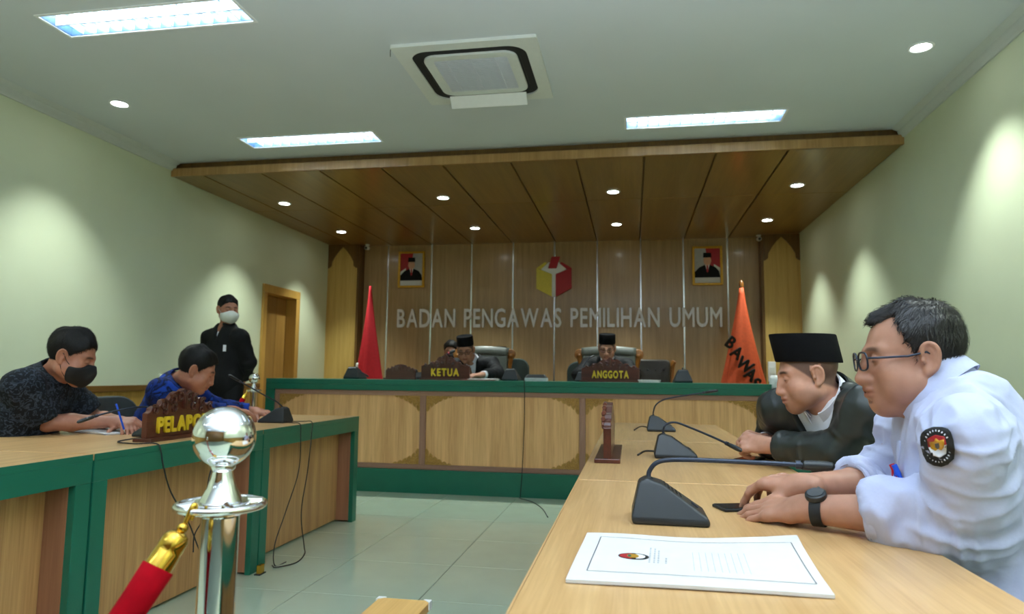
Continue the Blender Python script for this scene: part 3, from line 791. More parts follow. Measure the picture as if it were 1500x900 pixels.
def rope(a, b_, sag, label, dirz=1):
    a = Vector(a); b_ = Vector(b_)
    t = root('velvet_rope', label, 'rope', a)
    L = b_-a
    pts = [a+L*u+Vector((0,0,-sag*4*u*(1-u))) for u in [k/24 for k in range(25)]]
    loc = [p-a for p in pts]
    def part(i0, i1, name, m, r, n=14, rr=None): MB().tube(loc[i0:i1], r, n).build(name, m, t, smooth='auto')
    # lengths along the rope from each end: hook, link, brass cap, velvet
    for pts2, s in ((loc, 0), (loc[::-1], 1)):
        d = [0]
        for k in range(1, len(pts2)): d.append(d[-1]+(pts2[k]-pts2[k-1]).length)
        def at(x):
            for k in range(1, len(d)):
                if d[k] >= x: return pts2[k-1].lerp(pts2[k], (x-d[k-1])/(d[k]-d[k-1]))
            return pts2[-1]
        q = (at(.03)-at(0)).normalized(); up = Vector((0,0,1))
        hk = [at(.020), at(.012)+up*.003, at(.003)+up*.007, at(0)-q*.005+up*.003, at(0)-q*.005-up*.005, at(.005)-up*.008]
        MB().tube(bez(hk, 5), .0036, 8).build('hook', M['brass'], t, smooth=True)
        MB().ball(at(.025), .0075, 14, 10).build('swivel', M['brass'], t, smooth=True)
        ax = (at(.085)-at(.03)).normalized()
        MB().lathe([(.0,.0),(.008,.001),(.014,.005),(.017,.011),(.0175,.024),(.0165,.027),(.0175,.030),(.0185,.056),(.0,.056)], 24, at(.029), ax).build('brass_cap', M['brass'], t, smooth='auto')
    i = [at(.108)]
    tot = d[-1]
    vel = [at(.079+(tot-.158)*k/26) for k in range(27)]
    MB().tube(vel, [.0212]+[.0200+.0008*math.sin(k*2.1) for k in range(25)]+[.0212], 18).build('velvet', M['velvet'], t, smooth=True)
    return t
rope((-.593, .868, .870), (-1.03, .105, .868), .37, 'red velvet rope with brass ends hooked on the near chrome post')
rope((-3.14-.024, 5.33-.06, .911), (-3.40+.024, 4.55+.06, .911), .33, 'distant red velvet rope between the two far posts')

# small wooden stand at the bottom of the picture
ws = root('wooden_stand', 'small light wood stand with white corner caps between the desk rows, lower frame edge', 'stand', (-.565, 1.46, 0))
boxo('stand_top', M['boxw'], -.065, .068, -.24, .24, .478, .5, ws, world=False, bevel=.002)
boxo('stand_body', M['boxw'], -.055, .058, -.22, .225, .02, .478, ws, world=False, bevel=.002); boxo('foot', M['return'], -.062, .064, -.235, .235, 0, .02, ws, world=False)
for x, s in ((-.065, 1), (.068, -1)):
    b = MB(); b.prism([(x-s*.002, .242), (x+s*.018, .242), (x-s*.002, .222)], .4985, .502, 'z'); b.box(min(x-s*.003, x), max(x-s*.003, x), .222, .242, .482, .5015)
    b.build('corner_cap', M['white'], ws)
# ------------------------------------------------------------------ nameplates
def nameplate(label, loc, rz, w, hb, hp, text=None, tw=None, th=.07, edge=False, pk=1.0):
    t = root('nameplate', label, 'nameplate', loc, rz)
    h = w/2; k = (hp-hb)
    half = [(h, .015), (h, hb), (h*.93, hb+.06*k), (h*.90, hb+.22*k), (h*.80, hb+.30*k), (h*.74, hb+.20*k), (h*.66, hb+.34*k), (h*.62, hb+.52*k), (h*.52, hb+.58*k),
            (h*.46, hb+.50*k), (h*.38, hb+.66*k), (h*.30, hb+.82*k), (h*.20, hb+.88*k), (h*.14, hb+.80*k), (h*.07, hb+.94*k)]
    half = half[:2]+[(x, hb+k*(max(0, z-hb)/k)**pk) for x, z in half[2:]]
    out = half + [(0, hp)] + [(-x, z) for x, z in half[::-1]]
    MB().prism(out, -.014, .014, 'y').build('board', M['plate'], t, bevel=.003)
    MB().box(-h-.012, h+.012, -.046, .046, 0, .016).build('base', M['plate'], t, bevel=.003)
    # carved crest: curls standing proud of the board
    b = MB()
    def curl(cx, cz, r, a0, s):
        pts = []
        for q in range(13):
            u = q/12; a = a0+s*2.1*pi*u; rr = r*(1-.72*u); pts.append((cx+rr*cos(a), -.016, cz+rr*sin(a)))
        b.tube(pts, [.0075*(1-.45*q/12)*(w/.46) for q in range(13)], 6)
    for s in (-1, 1):
        for fx, fz, r in ((.82, .12, .020), (.58, .30, .024), (.34, .48, .026), (.13, .62, .024), (.30, .16, .022), (.55, .02, .016)):
            curl(s*h*fx, hb+k*max(-.1, fz**pk*(1 if pk == 1 else .8)), r*(w/.46)*(1 if pk == 1 else .8), 1.0 if s > 0 else 2.1, s)
    b.tube([(0,-.016,hb+.1*k),(0,-.018,hb+.45*k),(0,-.016,hb+.9*k)], [.012,.014,.004], 6)
    cr_ = b.build('carved_crest', M['platel'] if edge else M['plate'], t, smooth='auto'); cr_['kind'] = 'stuff'
    if text:
        letters(text, t, M['yellow'], tw, th, .010, (-tw/2, -.017, hb*.30), (1,0,0), (0,0,1), gap=.16, bold=.004)
    return t
nameplate('large carved dark wood nameplate reading PELAPOR on the left desks', (-2.118, 2.965, TZ), pi/2, .49, .125, .232, 'PELAPOR', .372, .066)
nameplate('dark wood nameplate seen edge-on at the front edge of the right desks', (-.09, 2.775, TZ), -pi/2, .52, .125, .208, None, edge=True)
nameplate('carved dark wood nameplate with yellow letters KETUA on the long bench', (-1.735, 6.27, BZ), 0, .47, .135, .245, 'KETUA', .27, .068, pk=1.8)
nameplate('carved dark wood nameplate with pale yellow letters ANGGOTA on the long bench', (-.195, 6.27, BZ), 0, .52, .125, .225, 'ANGGOTA', .33, .064, pk=1.5)
nameplate('small brown carved nameplate without letters on the bench near the red flag', (-2.20, 6.34, BZ), 0, .30, .09, .150, None)

# ------------------------------------------------------------------ conference microphones
def hull(name, pts, m, parent, bevel=0):
    bm = bmesh.new(); vs = [bm.verts.new(p) for p in pts]; bmesh.ops.convex_hull(bm, input=vs)
    bmesh.ops.delete(bm, geom=[v for v in bm.verts if not v.link_faces], context='VERTS')
    bmesh.ops.dissolve_limit(bm, angle_limit=radians(2), verts=bm.verts, edges=bm.edges)
    me = bpy.data.meshes.new(name); bm.to_mesh(me); bm.free()
    o = link_mesh(name, me, m, parent)
    if bevel: b = o.modifiers.new('bevel', 'BEVEL'); b.width = bevel; b.segments = 3
    for p in me.polygons: p.use_smooth = True
    o.modifiers.new('wn', 'WEIGHTED_NORMAL')
    return o
def mic(label, loc, rz, neck=None, head=.05, k=1.0, ringm=None, r=.0042):
    t = root('conference_microphone', label, 'microphone', loc, rz, group=None)
    P = [(0,-.06,0),(0,.06,0),(.155,-.062,0),(.155,.062,0),(-.004,-.062,.012),(-.004,.062,.012),(.158,-.064,.010),(.158,.064,.010),(.152,-.058,.020),(.152,.058,.020),
         (.012,-.034,.082),(.012,.034,.082),(.028,-.030,.092),(.028,.030,.092),(.062,-.036,.082),(.062,.036,.082)]
    hull('mic_base', [(x*k, y*k, z*k) for x, y, z in P], M['black'], t, .005)
    # speaker grille and talk button on the sloping face
    q = Matrix.Rotation(radians(38), 3, 'Y')
    b = MB()
    for i in range(5): b.box(-.022+.010*i, -.018+.010*i, -.024, .024, -.001, .0015)
    o = b.build('speaker_grille', M['blackm'], t); o.location = (.084*k, 0, .0665*k); o.rotation_euler = (0, radians(35), 0)
    o = MB().box(-.008, .008, -.014, .014, -.002, .003).build('talk_button', M['greyneck'], t, bevel=.001); o.location = (.130*k, 0, .0352*k); o.rotation_euler = (0, radians(35), 0)
    if neck:
        Q = Matrix.Rotation(-rz, 3, 'Z'); L = [Q @ (Vector(p)-Vector(loc)) for p in neck]
        full = bez([Vector((.034*k, 0, .088*k))]+L, 8)
        # head = last stretch
        d = 0; i = len(full)-1
        while i > 0 and d < head: d += (full[i]-full[i-1]).length; i -= 1
        MB().tube(full[:3], [r*2.1, r*1.8, r*1.3], 10).build('neck_collar', M['black'], t, smooth='auto')
        MB().tube(full[:i+2], r, 9).build('gooseneck', M['greyneck'], t, smooth=True)
        a, z = full[i], full[-1]; v = z-a
        MB().tube([a, a+v*.04, a+v*.3, a+v*.75, a+v*.93, z], [r*1.3, r*1.8, r*2.0, r*2.0, r*1.6, r*.5], 12).build('mic_head', M['black'], t, smooth='auto')
        MB().tube([a-v*.22, a-v*.05], r*1.75, 12).build('light_ring', ringm or M['greyneck'], t, smooth='auto')
    return t
mic('large black gooseneck microphone beside the white folder on the near right desk', (0.0, 1.555, TZ), 0,
    [(.036,1.558,.853),(.052,1.556,.872),(.085,1.553,.8795),(.16,1.545,.8815),(.27,1.53,.8815),(.345,1.515,.8815),(.405,1.505,.8815)], .055, 1.0, r=.0052)
mic('black gooseneck microphone behind the largest one, its neck reaching the capped man\'s hands', (.085, 2.76, TZ), 0,
    [(.118,2.76,.856),(.13,2.76,.876),(.165,2.755,.884),(.22,2.72,.867),(.30,2.62,.838),(.375,2.52,.806)], .05)
mic('most distant gooseneck microphone on the right desks, neck rising to the right', (.085, 4.07, TZ), 0,
    [(.12,4.07,.86),(.135,4.07,.90),(.185,4.06,.932),(.30,4.04,.957),(.475,4.0,.988)], .06)
mic('gooseneck microphone behind the PELAPOR nameplate, head resting towards the masked man', (-2.19, 2.99, TZ), pi,
    [(-2.226,2.985,.850),(-2.235,2.96,.880),(-2.26,2.86,.895),(-2.31,2.71,.872),(-2.355,2.605,.838)], .06)
mic('gooseneck microphone in front of the blue shirted man on the far left desk', (-2.125, 4.02, TZ), pi,
    [(-2.165,4.015,.850),(-2.19,3.975,.885),(-2.23,3.90,.925),(-2.30,3.81,.987),(-2.365,3.73,1.046)], .07, 1.08)
mic('black microphone base at the left end of the long bench by the red flag', (-2.67, 6.25, BZ), pi/2, [(-2.66,6.29,1.085),(-2.58,6.32,1.07),(-2.53,6.35,1.03)], .03, 1.3)
mic('black microphone base on the bench right of the KETUA nameplate', (-1.11, 6.22, BZ), pi/2, None, k=1.25)
mic('black microphone base on the bench far right before the orange flag', (.445, 6.22, BZ), pi/2, [(.445,6.262,1.125),(.443,6.27,1.145)], .01, 1.3)
mic('microphone with a red ring pointing at the man behind the KETUA nameplate', (-1.93, 6.36, BZ), pi/2,
    [(-1.92,6.41,1.12),(-1.88,6.43,1.17),(-1.80,6.45,1.245),(-1.70,6.48,1.300)], .05, ringm=M['ledred'], r=.0075)
mic('thin gooseneck microphone in front of the man behind the ANGGOTA nameplate', (-.46, 6.33, BZ), pi/2, [(-.458,6.37,1.10),(-.43,6.39,1.18),(-.385,6.42,1.235),(-.345,6.45,1.255)], .04)
ph = root('desk_phone', 'black flat device between the two carved nameplates at the bench\'s left', 'phone', (-2.02, 6.42, BZ))
hull('housing', [(-.07,-.08,0),(.07,-.08,0),(.07,.08,0),(-.07,.08,0),(-.065,.07,.075),(.065,.07,.075),(-.068,-.078,.03),(.068,-.078,.03)], M['black'], ph, .005)
MB().tube([(-.075,-.05,.055),(-.075,-.03,.072),(-.075,.05,.088),(-.075,.075,.08)], .016, 8).build('handset', M['black'], ph, smooth=True)

# ------------------------------------------------------------------ papers, folder, phone, pen
fo = root('folder', 'white cover sheet with a printed border and emblem on the near right desk', 'paper', (.098, 1.222, TZ))
fc = Vector((.098, 1.222, TZ))
q = [Vector(p) for p in ((-.100,1.056,0),(.279,1.060,0),(.305,1.402,0),(-.088,1.366,0))]
b = MB(); n = 14; vs = []; 
def shz(u, v): return .006 + .004*math.sin(u*7+1)*v*v*.8 + .012*max(0, u-.86)*max(0, v-.8)*30*.35 + .0015*math.sin(v*5+u*3)
for lay in (0, 1):
    for i in range(n+1):
        for j in range(n+1):
            u, v = i/n, j/n; p = q[0].lerp(q[1], u).lerp(q[3].lerp(q[2], u), v)-fc
            vs.append((p.x, p.y, shz(u, v) if lay else max(.0004, shz(u, v)-.005)))
fs = []; m_ = (n+1)**2
for i in range(n):
    for j in range(n):
        a = i*(n+1)+j; fs += [(a, a+1, a+n+2, a+n+1), (m_+a, m_+a+n+1, m_+a+n+2, m_+a+1)]
for k in range(n):
    for a, c in (((k)*(n+1), (k+1)*(n+1)), (k*(n+1)+n, (k+1)*(n+1)+n), (k, k+1), (n*(n+1)+k, n*(n+1)+k+1)): fs.append((a, c, m_+c, m_+a))
b.add(vs, fs); b.build('cover', M['paper'], fo, smooth='auto')
def onsheet(u, v, dz=.0006):
    p = q[0].lerp(q[1], u).lerp(q[3].lerp(q[2], u), v)-fc; return Vector((p.x, p.y, shz(u, v)+dz))
def strip(b, u0, v0, u1, v1, w, n=10):
    a = [onsheet(u0+(u1-u0)*k/n, v0+(v1-v0)*k/n) for k in range(n+1)]
    d = (a[-1]-a[0]).normalized(); s = Vector((-d.y, d.x, 0))*w/2
    vs = []; fs = []
    for p in a: vs += [p-s, p+s]
    for k in range(n): fs.append((2*k, 2*k+2, 2*k+3, 2*k+1))
    b.add(vs, fs)
b = MB()
for a in ((.07,.15,.96,.15),(.96,.15,.955,.86),(.955,.86,.075,.90),(.075,.90,.07,.15)): strip(b, *a, .0016)
b.build('printed_border', M['ink'], fo)
b = MB(); r_ = random.Random(3)
for k, u in enumerate((.315,.335,.352,.385)): 
    v = .36
    while v < .36+[.30,.34,.26,.10][k]: L = r_.uniform(.02, .05); strip(b, u, v, u, v+L, .0028, 2); v += L+.012
b.build('printed_heading', M['inkl'], fo)
b = MB()
for k in range(9):
    for v in (.25, .45): strip(b, .50+.028*k, v, .50+.028*k, v+.2, .0008, 2)
b.build('printed_lines', M['inkl'], fo)
def blob(name, m, u, v, su, sv, n=16, dz=.0008, half=None):
    c = onsheet(u, v, dz); pts = []
    for k in range(n):
        a = 2*pi*k/n; x = su*cos(a); y = sv*sin(a)
        if half == 'l': x = min(x, 0)
        if half == 'r': x = max(x, 0)
        pts.append((c.x+x, c.y+y, c.z))
    MB().add(pts, [tuple(range(n))]).build(name, m, fo)
blob('emblem_shield', M['blackm'], .245, .475, .026, .021); blob('emblem_red', M['red'], .236, .475, .020, .017, dz=.0011, half='l'); blob('emblem_gold', M['goldf'], .243, .475, .010, .013, dz=.0014)
blob('emblem_base', M['paper'], .255, .475, .016, .016, dz=.0011, half='r'); blob('emblem_green', M['green'], .228, .475, .003, .008, dz=.0014)

sp = root('phone', 'dark smartphone under the fingers of the white shirted man', 'phone', (.262, 1.728, TZ), radians(18))
boxo('body', M['blackm'], -.068, .068, -.035, .035, 0, .0075, sp, world=False, bevel=.003); boxo('screen', M['phone'], -.064, .064, -.032, .032, .0075, .0082, sp, world=False)
sp2 = root('phone', 'black phone lying under the clasped hands of the capped man', 'phone', (.435, 2.74, TZ), radians(60))
boxo('body', M['blackm'], -.07, .07, -.036, .036, 0, .009, sp2, world=False, bevel=.003); boxo('screen', M['phone'], -.064, .064, -.032, .032, .009, .0096, sp2, world=False)
def sheets(label, loc, rz, w, d, n=3, grp=None, h=.0015):
    t = root('paper', label, 'paper', loc, rz, group=grp)
    for k in range(n):
        o = boxo('sheet', M['paper'], -w/2, w/2, -d/2, d/2, k*h, (k+1)*h-.0002, t, world=False); o.rotation_euler = (0, 0, radians([0, 4, -3, 6][k % 4]))
    return t
sheets('white papers under the writing hand of the black masked man', (-2.62, 3.13, TZ), radians(70), .24, .32, 3, h=.003)
sheets('white papers in front of the blue shirted man', (-2.50, 4.05, TZ), radians(60), .22, .30, 2, h=.002)
sheets('white papers under the hand of the man behind the KETUA nameplate', (-1.36, 6.25, BZ), radians(5), .26, .28, 4, h=.005)
sheets('white papers on the bench right of the ANGGOTA nameplate', (.125, 6.30, BZ), radians(14), .17, .26, 4, h=.006)
fr_ = root('folder', 'dark red folder under the papers near the KETUA nameplate', 'folder', (-1.38, 6.12, BZ)); boxo('cover', M['platel'], -.16, .16, -.06, .06, 0, .008, fr_, world=False, bevel=.002)
bx_ = root('tissue_box', 'flat dark box with a pale front on the bench middle', 'box', (-.86, 6.2, BZ))
hull('lid', [(-.10,-.06,.03),(.10,-.06,.03),(.10,.06,.03),(-.10,.06,.03),(-.075,-.04,.062),(.075,-.04,.062),(.075,.04,.062),(-.075,.04,.062)], M['black'], bx_, .006)
boxo('body', M['inkl'], -.10, .10, -.06, .06, 0, .03, bx_, world=False, bevel=.003)
pn = root('pen', 'blue pen held by the black masked man over his papers', 'pen', (-2.475, 3.005, .845))
MB().tube([(.012,.016,-.07),(.0,.0,-.01),(-.018,-.012,.055)], .0045, 8).build('barrel', M['bluep'], pn, smooth='auto'); MB().tube([(.015,.020,-.086),(.012,.016,-.07)], [.001,.004], 8).build('tip', M['white'], pn, smooth='auto')

# ------------------------------------------------------------------ cables
def cable(label, pts, r=.0032):
    P = bez(pts, 6); c = Vector(pts[0])
    t = MB().tube(P, r, 6).build('cable', M['cable'], loc=c, smooth=True); return props(t, label, 'cable')
cable('black cable from the PELAPOR nameplate down the middle left desk', [(-2.24,2.90,.756),(-2.21,2.68,.755),(-2.08,2.615,.755),(-1.99,2.637,.755),(-1.972,2.645,.72),(-1.97,2.662,.66),(-1.968,2.72,.54),(-1.965,2.85,.385),(-1.965,2.93,.26),(-1.968,3.0,.19),(-1.97,3.09,.12),(-1.93,3.16,.0045)])
cable('black cable hanging in a loop on the middle left desk behind the ball post', [(-1.99,3.24,.755),(-1.97,3.2,.73),(-1.966,3.06,.66),(-1.962,2.982,.58),(-1.96,2.965,.45),(-1.96,2.945,.38),(-1.96,2.89,.325),(-1.955,2.88,.25)], .003)
cable('black cable hanging down the far left desk, nearer of two', [(-2.14,4.0,.756),(-2.06,3.96,.755),(-1.985,3.90,.755),(-1.968,3.885,.70),(-1.966,3.875,.48),(-1.966,3.74,.27),(-1.966,3.63,.11),(-1.945,3.60,.005),(-1.92,3.68,.0045)])
cable('black cable hanging down the far left desk, farther of two, trailing on the floor', [(-2.13,4.05,.756),(-2.06,4.10,.755),(-1.985,4.06,.755),(-1.968,4.03,.69),(-1.966,3.99,.46),(-1.964,3.925,.23),(-1.95,3.95,.03),(-1.90,3.86,.0045),(-1.86,3.68,.0045),(-1.92,3.57,.0045),(-1.96,3.60,.0045)])
cable('thin black cable down the middle of the bench front onto the floor', [(-.945,6.1,1.014),(-.942,6.015,1.013),(-.940,6.003,.99),(-.936,6.004,.76),(-.945,6.004,.40),(-.952,6.002,.23),(-.966,6.0,.012),(-.962,5.96,.005),(-.86,5.85,.005),(-.79,5.73,.005),(-.70,5.5,.005),(-.63,5.22,.005)])
cable('short black cable behind the second microphone on the right desks', [(.09,2.775,.77),(.05,2.79,.768),(.03,2.80,.757),(.02,2.77,.754)], .004)
cable('short black cable behind the most distant microphone on the right desks', [(.09,4.09,.768),(.05,4.10,.772),(.02,4.12,.756),(.01,4.05,.754)], .004)
fb_ = root('brass_block', 'small brass coloured block on the floor at the left desk joint', 'block', (-1.945, 3.45, 0)); boxo('body', M['brass'], -.012, .012, -.022, .022, 0, .05, fb_, world=False, bevel=.004); boxo('foot', M['black'], -.018, .016, -.03, .03, 0, .006, fb_, world=False)

# ------------------------------------------------------------------ chairs
def rounded(hw, z0, z1, r, n=6):
    out = []
    for qx, zz, a0 in ((1, z1-r, 0), (-1, z1-r, 90), (-1, z0+r, 180), (1, z0+r, 270)):
        for k in range(n+1):
            a = radians(a0+90*k/n); out.append((qx*(hw-r)+r*cos(a), zz+r*sin(a)))
    return out
def pad(name, out, y0, y1, m, parent, curve=0.0, bevel=.015):
    """cushion from an x-z outline with a curved back"""
    n = len(out); xm = max(abs(x) for x, z in out)
    b = MB(); cx = sum(x for x, z in out)/n; cz = sum(z for x, z in out)/n
    vs = []; fs = []
    rings = [1, .8, .5, .2]
    for y in (y0, y1):
        for s in rings:
            for x, z in out:
                xx = cx+(x-cx)*s; zz = cz+(z-cz)*s; puff = (1-s)*.02*(-1 if y == y0 else 1)
                vs.append((xx, y+puff-curve*(xx/xm)**2, zz))
    R_ = len(rings)
    for lay in (0, 1):
        o = lay*R_*n
        for i in range(R_-1):
            for k in range(n):
                j = (k+1) % n; f = (o+i*n+k, o+i*n+j, o+(i+1)*n+j, o+(i+1)*n+k); fs.append(f)
        fs.append(tuple(o+(R_-1)*n+k for k in range(n)))
    for k in range(n):
        j = (k+1) % n; fs.append((k, j, R_*n+j, R_*n+k))
    b.add(vs, fs); return b.build(name, m, parent, smooth='auto', bevel=bevel)
def office_chair(label, loc, rz, m, hw=.23, top=.92, group=None, seat=.46, curve=.05):
    t = root('office_chair', label, 'chair', loc, rz, group=group)
    pad('backrest', rounded(hw, seat+.10, top, .12), .20, .25, m, t, curve, .012)
    b = MB(); out = rounded(.235, -.23, .23, .08); b.prism(out, seat-.06, seat, 'z'); b.build('seat', m, t, smooth='auto', bevel=.015)
    MB().tube([(0,.10,seat-.07),(0,.24,seat-.05),(0,.275,seat+.12),(0,.262,seat+.25)], .022, 8, flat=.5).build('back_support', M['chairp'], t, smooth='auto')
    MB().lathe([(.03,.09),(.03,.25),(.022,.25),(.022,seat-.06),(.0,seat-.06)], 14).build('column', M['black'], t, smooth='auto')
    for k in range(5):
        a = 2*pi*k/5+.3; d_ = Vector((cos(a), sin(a), 0))
        MB().tube([d_*.02+Vector((0,0,.12)), d_*.27+Vector((0,0,.075))], [.026,.018], 8).build('leg', M['black'], t, smooth='auto')
        MB().tube([d_*.27+Vector((-d_.y*.016, d_.x*.016, .03)), d_*.27+Vector((d_.y*.016, -d_.x*.016, .03))], .0295, 12).build('caster', M['black'], t, smooth='auto')
    return t
def exec_chair(label, loc, rz, m, tufted=False, top=1.16, hw=.30, wood_m=None):
    t = root('executive_chair', label, 'chair', loc, rz)
    if tufted:
        pad('backrest', rounded(hw-.03, .52, top, .05), .20, .27, m, t, .02, .02)
        b = MB()
        for i in range(6):
            for j in range(4):
                x = -.22+.088*i+(.044 if j % 2 else 0); z = .70+.12*j
                if abs(x) < hw-.06 and z < top-.05: b.ball((x, .185-.0, z), .011, 8, 5, (1, .6, 1))
        o = b.build('tuft_buttons', M['blackm'], t, smooth=True); o['kind'] = 'stuff'
        for s in (-1, 1):
            MB().tube(bez([(s*(hw-.015),.23,.5),(s*(hw-.02),.235,.8),(s*hw,.23,top-.06),(s*(hw+.02),.22,top-.02)], 6), .026, 10).build('side_rail', wood_m or M['chairw'], t, smooth=True)
    else:
        pad('backrest', rounded(hw-.035, .52, top-.05, .05), .20, .28, m, t, .02, .02)
        MB().tube(bez([(-hw+.03,.23,top-.055),(0,.225,top-.035),(hw-.03,.23,top-.055)], 8), .058, 14).build('head_roll', m, t, smooth=True)
        for s in (-1, 1):
            MB().tube(bez([(s*(hw-.03),.25,.5),(s*(hw-.045),.25,.78),(s*(hw-.02),.235,top-.19),(s*hw,.22,top-.1),(s*(hw-.005),.21,top-.06)], 6), [.026]*18+[.03,.034,.036,.036,.034,.03,.024][:7], 10).build('scroll_rail', wood_m or M['chairw'], t, smooth=True)
            MB().lathe([(.0,-.02),(.05,-.016),(.058,0),(.05,.016),(.0,.02)], 18, (s*(hw-.005), .215, top-.07), (0,1,0)).build('scroll', wood_m or M['chairw'], t, smooth='auto')
    b = MB(); b.prism(rounded(.26, -.25, .25, .07), .38, .50, 'z'); b.build('seat', m, t, smooth='auto', bevel=.02)
    for s in (-1, 1):
        MB().tube(bez([(s*.28,.2,.62),(s*.30,0,.68),(s*.30,-.2,.66),(s*.29,-.22,.5)], 6), .024, 8).build('armrest', wood_m or M['chairw'], t, smooth=True)
    MB().lathe([(.032,.09),(.032,.38),(.0,.38)], 14).build('column', M['black'], t, smooth='auto')
    for k in range(5):
        a = 2*pi*k/5+.3; d_ = Vector((cos(a), sin(a), 0))
        MB().tube([d_*.02+Vector((0,0,.12)), d_*.30+Vector((0,0,.07))], [.03,.022], 8).build('leg', wood_m or M['chairw'], t, smooth='auto')
        MB().ball(d_*.30+Vector((0,0,.03)), .0295, 12, 8).build('caster', M['black'], t, smooth=True)
    return t
PODZ = .2
exec_chair('tall grey-green leather chair with brown scroll side behind the KETUA man', (-1.60, 7.05, PODZ), pi, M['leather']) if False else None
def facing(loc, rz): return loc, rz
# ------------------------------------------------------------------ signed-distance bodies, meshed with surface nets
def A3(v): return np.array(v, dtype=np.float32)
def smin(a, b, k):
    if k <= 0: return np.minimum(a, b)
    h = np.maximum(k-np.abs(a-b), 0)/k
    return np.minimum(a, b)-h*h*(k*.25)
def smax(a, b, k): return -smin(-a, -b, k)

class Fr:
    """rigid frame (optionally scaled) carrying local shapes into the world"""
    def __init__(s, o=(0,0,0), R=None, k=1.0):
        s.o = np.array(o, float); s.R = np.eye(3) if R is None else np.array(R, float); s.k = k
    def w(s, p): return s.o+s.R@(np.array(p, float)*s.k)
    def d(s, v): return s.R@np.array(v, float)
    def loc(s, P): return ((P-s.o)@s.R)/s.k
WF = Fr()

def head_frame(o, f_ang, pitch, roll=0, k=1.0):
    a = radians(f_ang); p = radians(pitch); r = radians(roll)
    f = np.array([cos(a)*cos(p), sin(a)*cos(p), -sin(p)]); x = np.array([sin(a), -cos(a), 0.0])
    u = np.cross(x, f); x2 = x*cos(r)+u*sin(r); u2 = u*cos(r)-x*sin(r)
    return Fr(o, np.array([x2, f, u2]).T, k)

class Body:
    def __init__(s): s.ops = []
    def cone(s, a, b, ra, rb, k=.02, fr=WF, op='u', clips=()):
        a = fr.w(a); b = fr.w(b); ra *= fr.k; rb *= fr.k; k *= fr.k
        m = max(ra, rb)
        cl = [(fr.w(p), fr.d(n)) for p, n in clips]
        def f(P):
            ba = b-a; pa = P-a; L2 = max(ba@ba, 1e-9)
            t = np.clip(pa@ba/L2, 0, 1)
            d = np.sqrt(((pa-t[..., None]*ba)**2).sum(-1))-(ra+(rb-ra)*t)
            for p, n in cl: d = np.maximum(d, (P-p)@n)
            return d
        s.ops.append((op, np.minimum(a, b)-m, np.maximum(a, b)+m, k, f)); return s
    def ell(s, c, r, k=.02, fr=WF, op='u', rot=None, clips=()):
        R = fr.R if rot is None else fr.R@np.array(rot, float)
        c = fr.w(c); r = np.array(r, float)*fr.k; k *= fr.k
        cl = [(fr.w(p), fr.d(n)) for p, n in clips]
        ext = np.sqrt(((R*r)**2).sum(1))
        def f(P):
            q = (P-c)@R; k0 = np.sqrt(((q/r)**2).sum(-1)); k1 = np.sqrt(((q/(r*r))**2).sum(-1))
            d = k0*(k0-1)/np.maximum(k1, 1e-6)
            for p, n in cl: d = np.maximum(d, (P-p)@n)
            return d
        s.ops.append((op, c-ext, c+ext, k, f)); return s
    def fun(s, fn, lo, hi, k=.0, fr=WF, op='u'):
        cs = np.array([fr.w((x, y, z)) for x in (lo[0], hi[0]) for y in (lo[1], hi[1]) for z in (lo[2], hi[2])])
        f = lambda P: fn(fr.loc(P))*fr.k
        s.ops.append((op, cs.min(0), cs.max(0), k*fr.k, f)); return s
    def mesh(s, h):
        un = [o for o in s.ops if o[0] == 'u']
        lo = np.min([o[1] for o in un], 0)-3*h; hi = np.max([o[2] for o in un], 0)+3*h
        n = np.ceil((hi-lo)/h).astype(int)+1
        F = np.full(n, 1.0, np.float32)
        ax = [(lo[i]+h*np.arange(n[i])).astype(np.float32) for i in range(3)]
        for op, a, b, k, f in s.ops:
            i0 = np.clip(np.floor((a-k-3*h-lo)/h).astype(int), 0, n-1); i1 = np.clip(np.ceil((b+k+3*h-lo)/h).astype(int)+1, 1, n)
            if (i1 <= i0).any(): continue
            sl = tuple(slice(i0[q], i1[q]) for q in range(3))
            P = np.stack(np.meshgrid(*[ax[q][sl[q]] for q in range(3)], indexing='ij'), -1)
            D = f(P).astype(np.float32)
            if op == 'o': F -= np.float32(k); continue
            if op == 'u': F[sl] = smin(F[sl], D, k)
            elif op == 's': F[sl] = smax(F[sl], -D, k)
            elif op == 'i': F[sl] = smax(F[sl], D, k)
        return nets(F, lo, h)

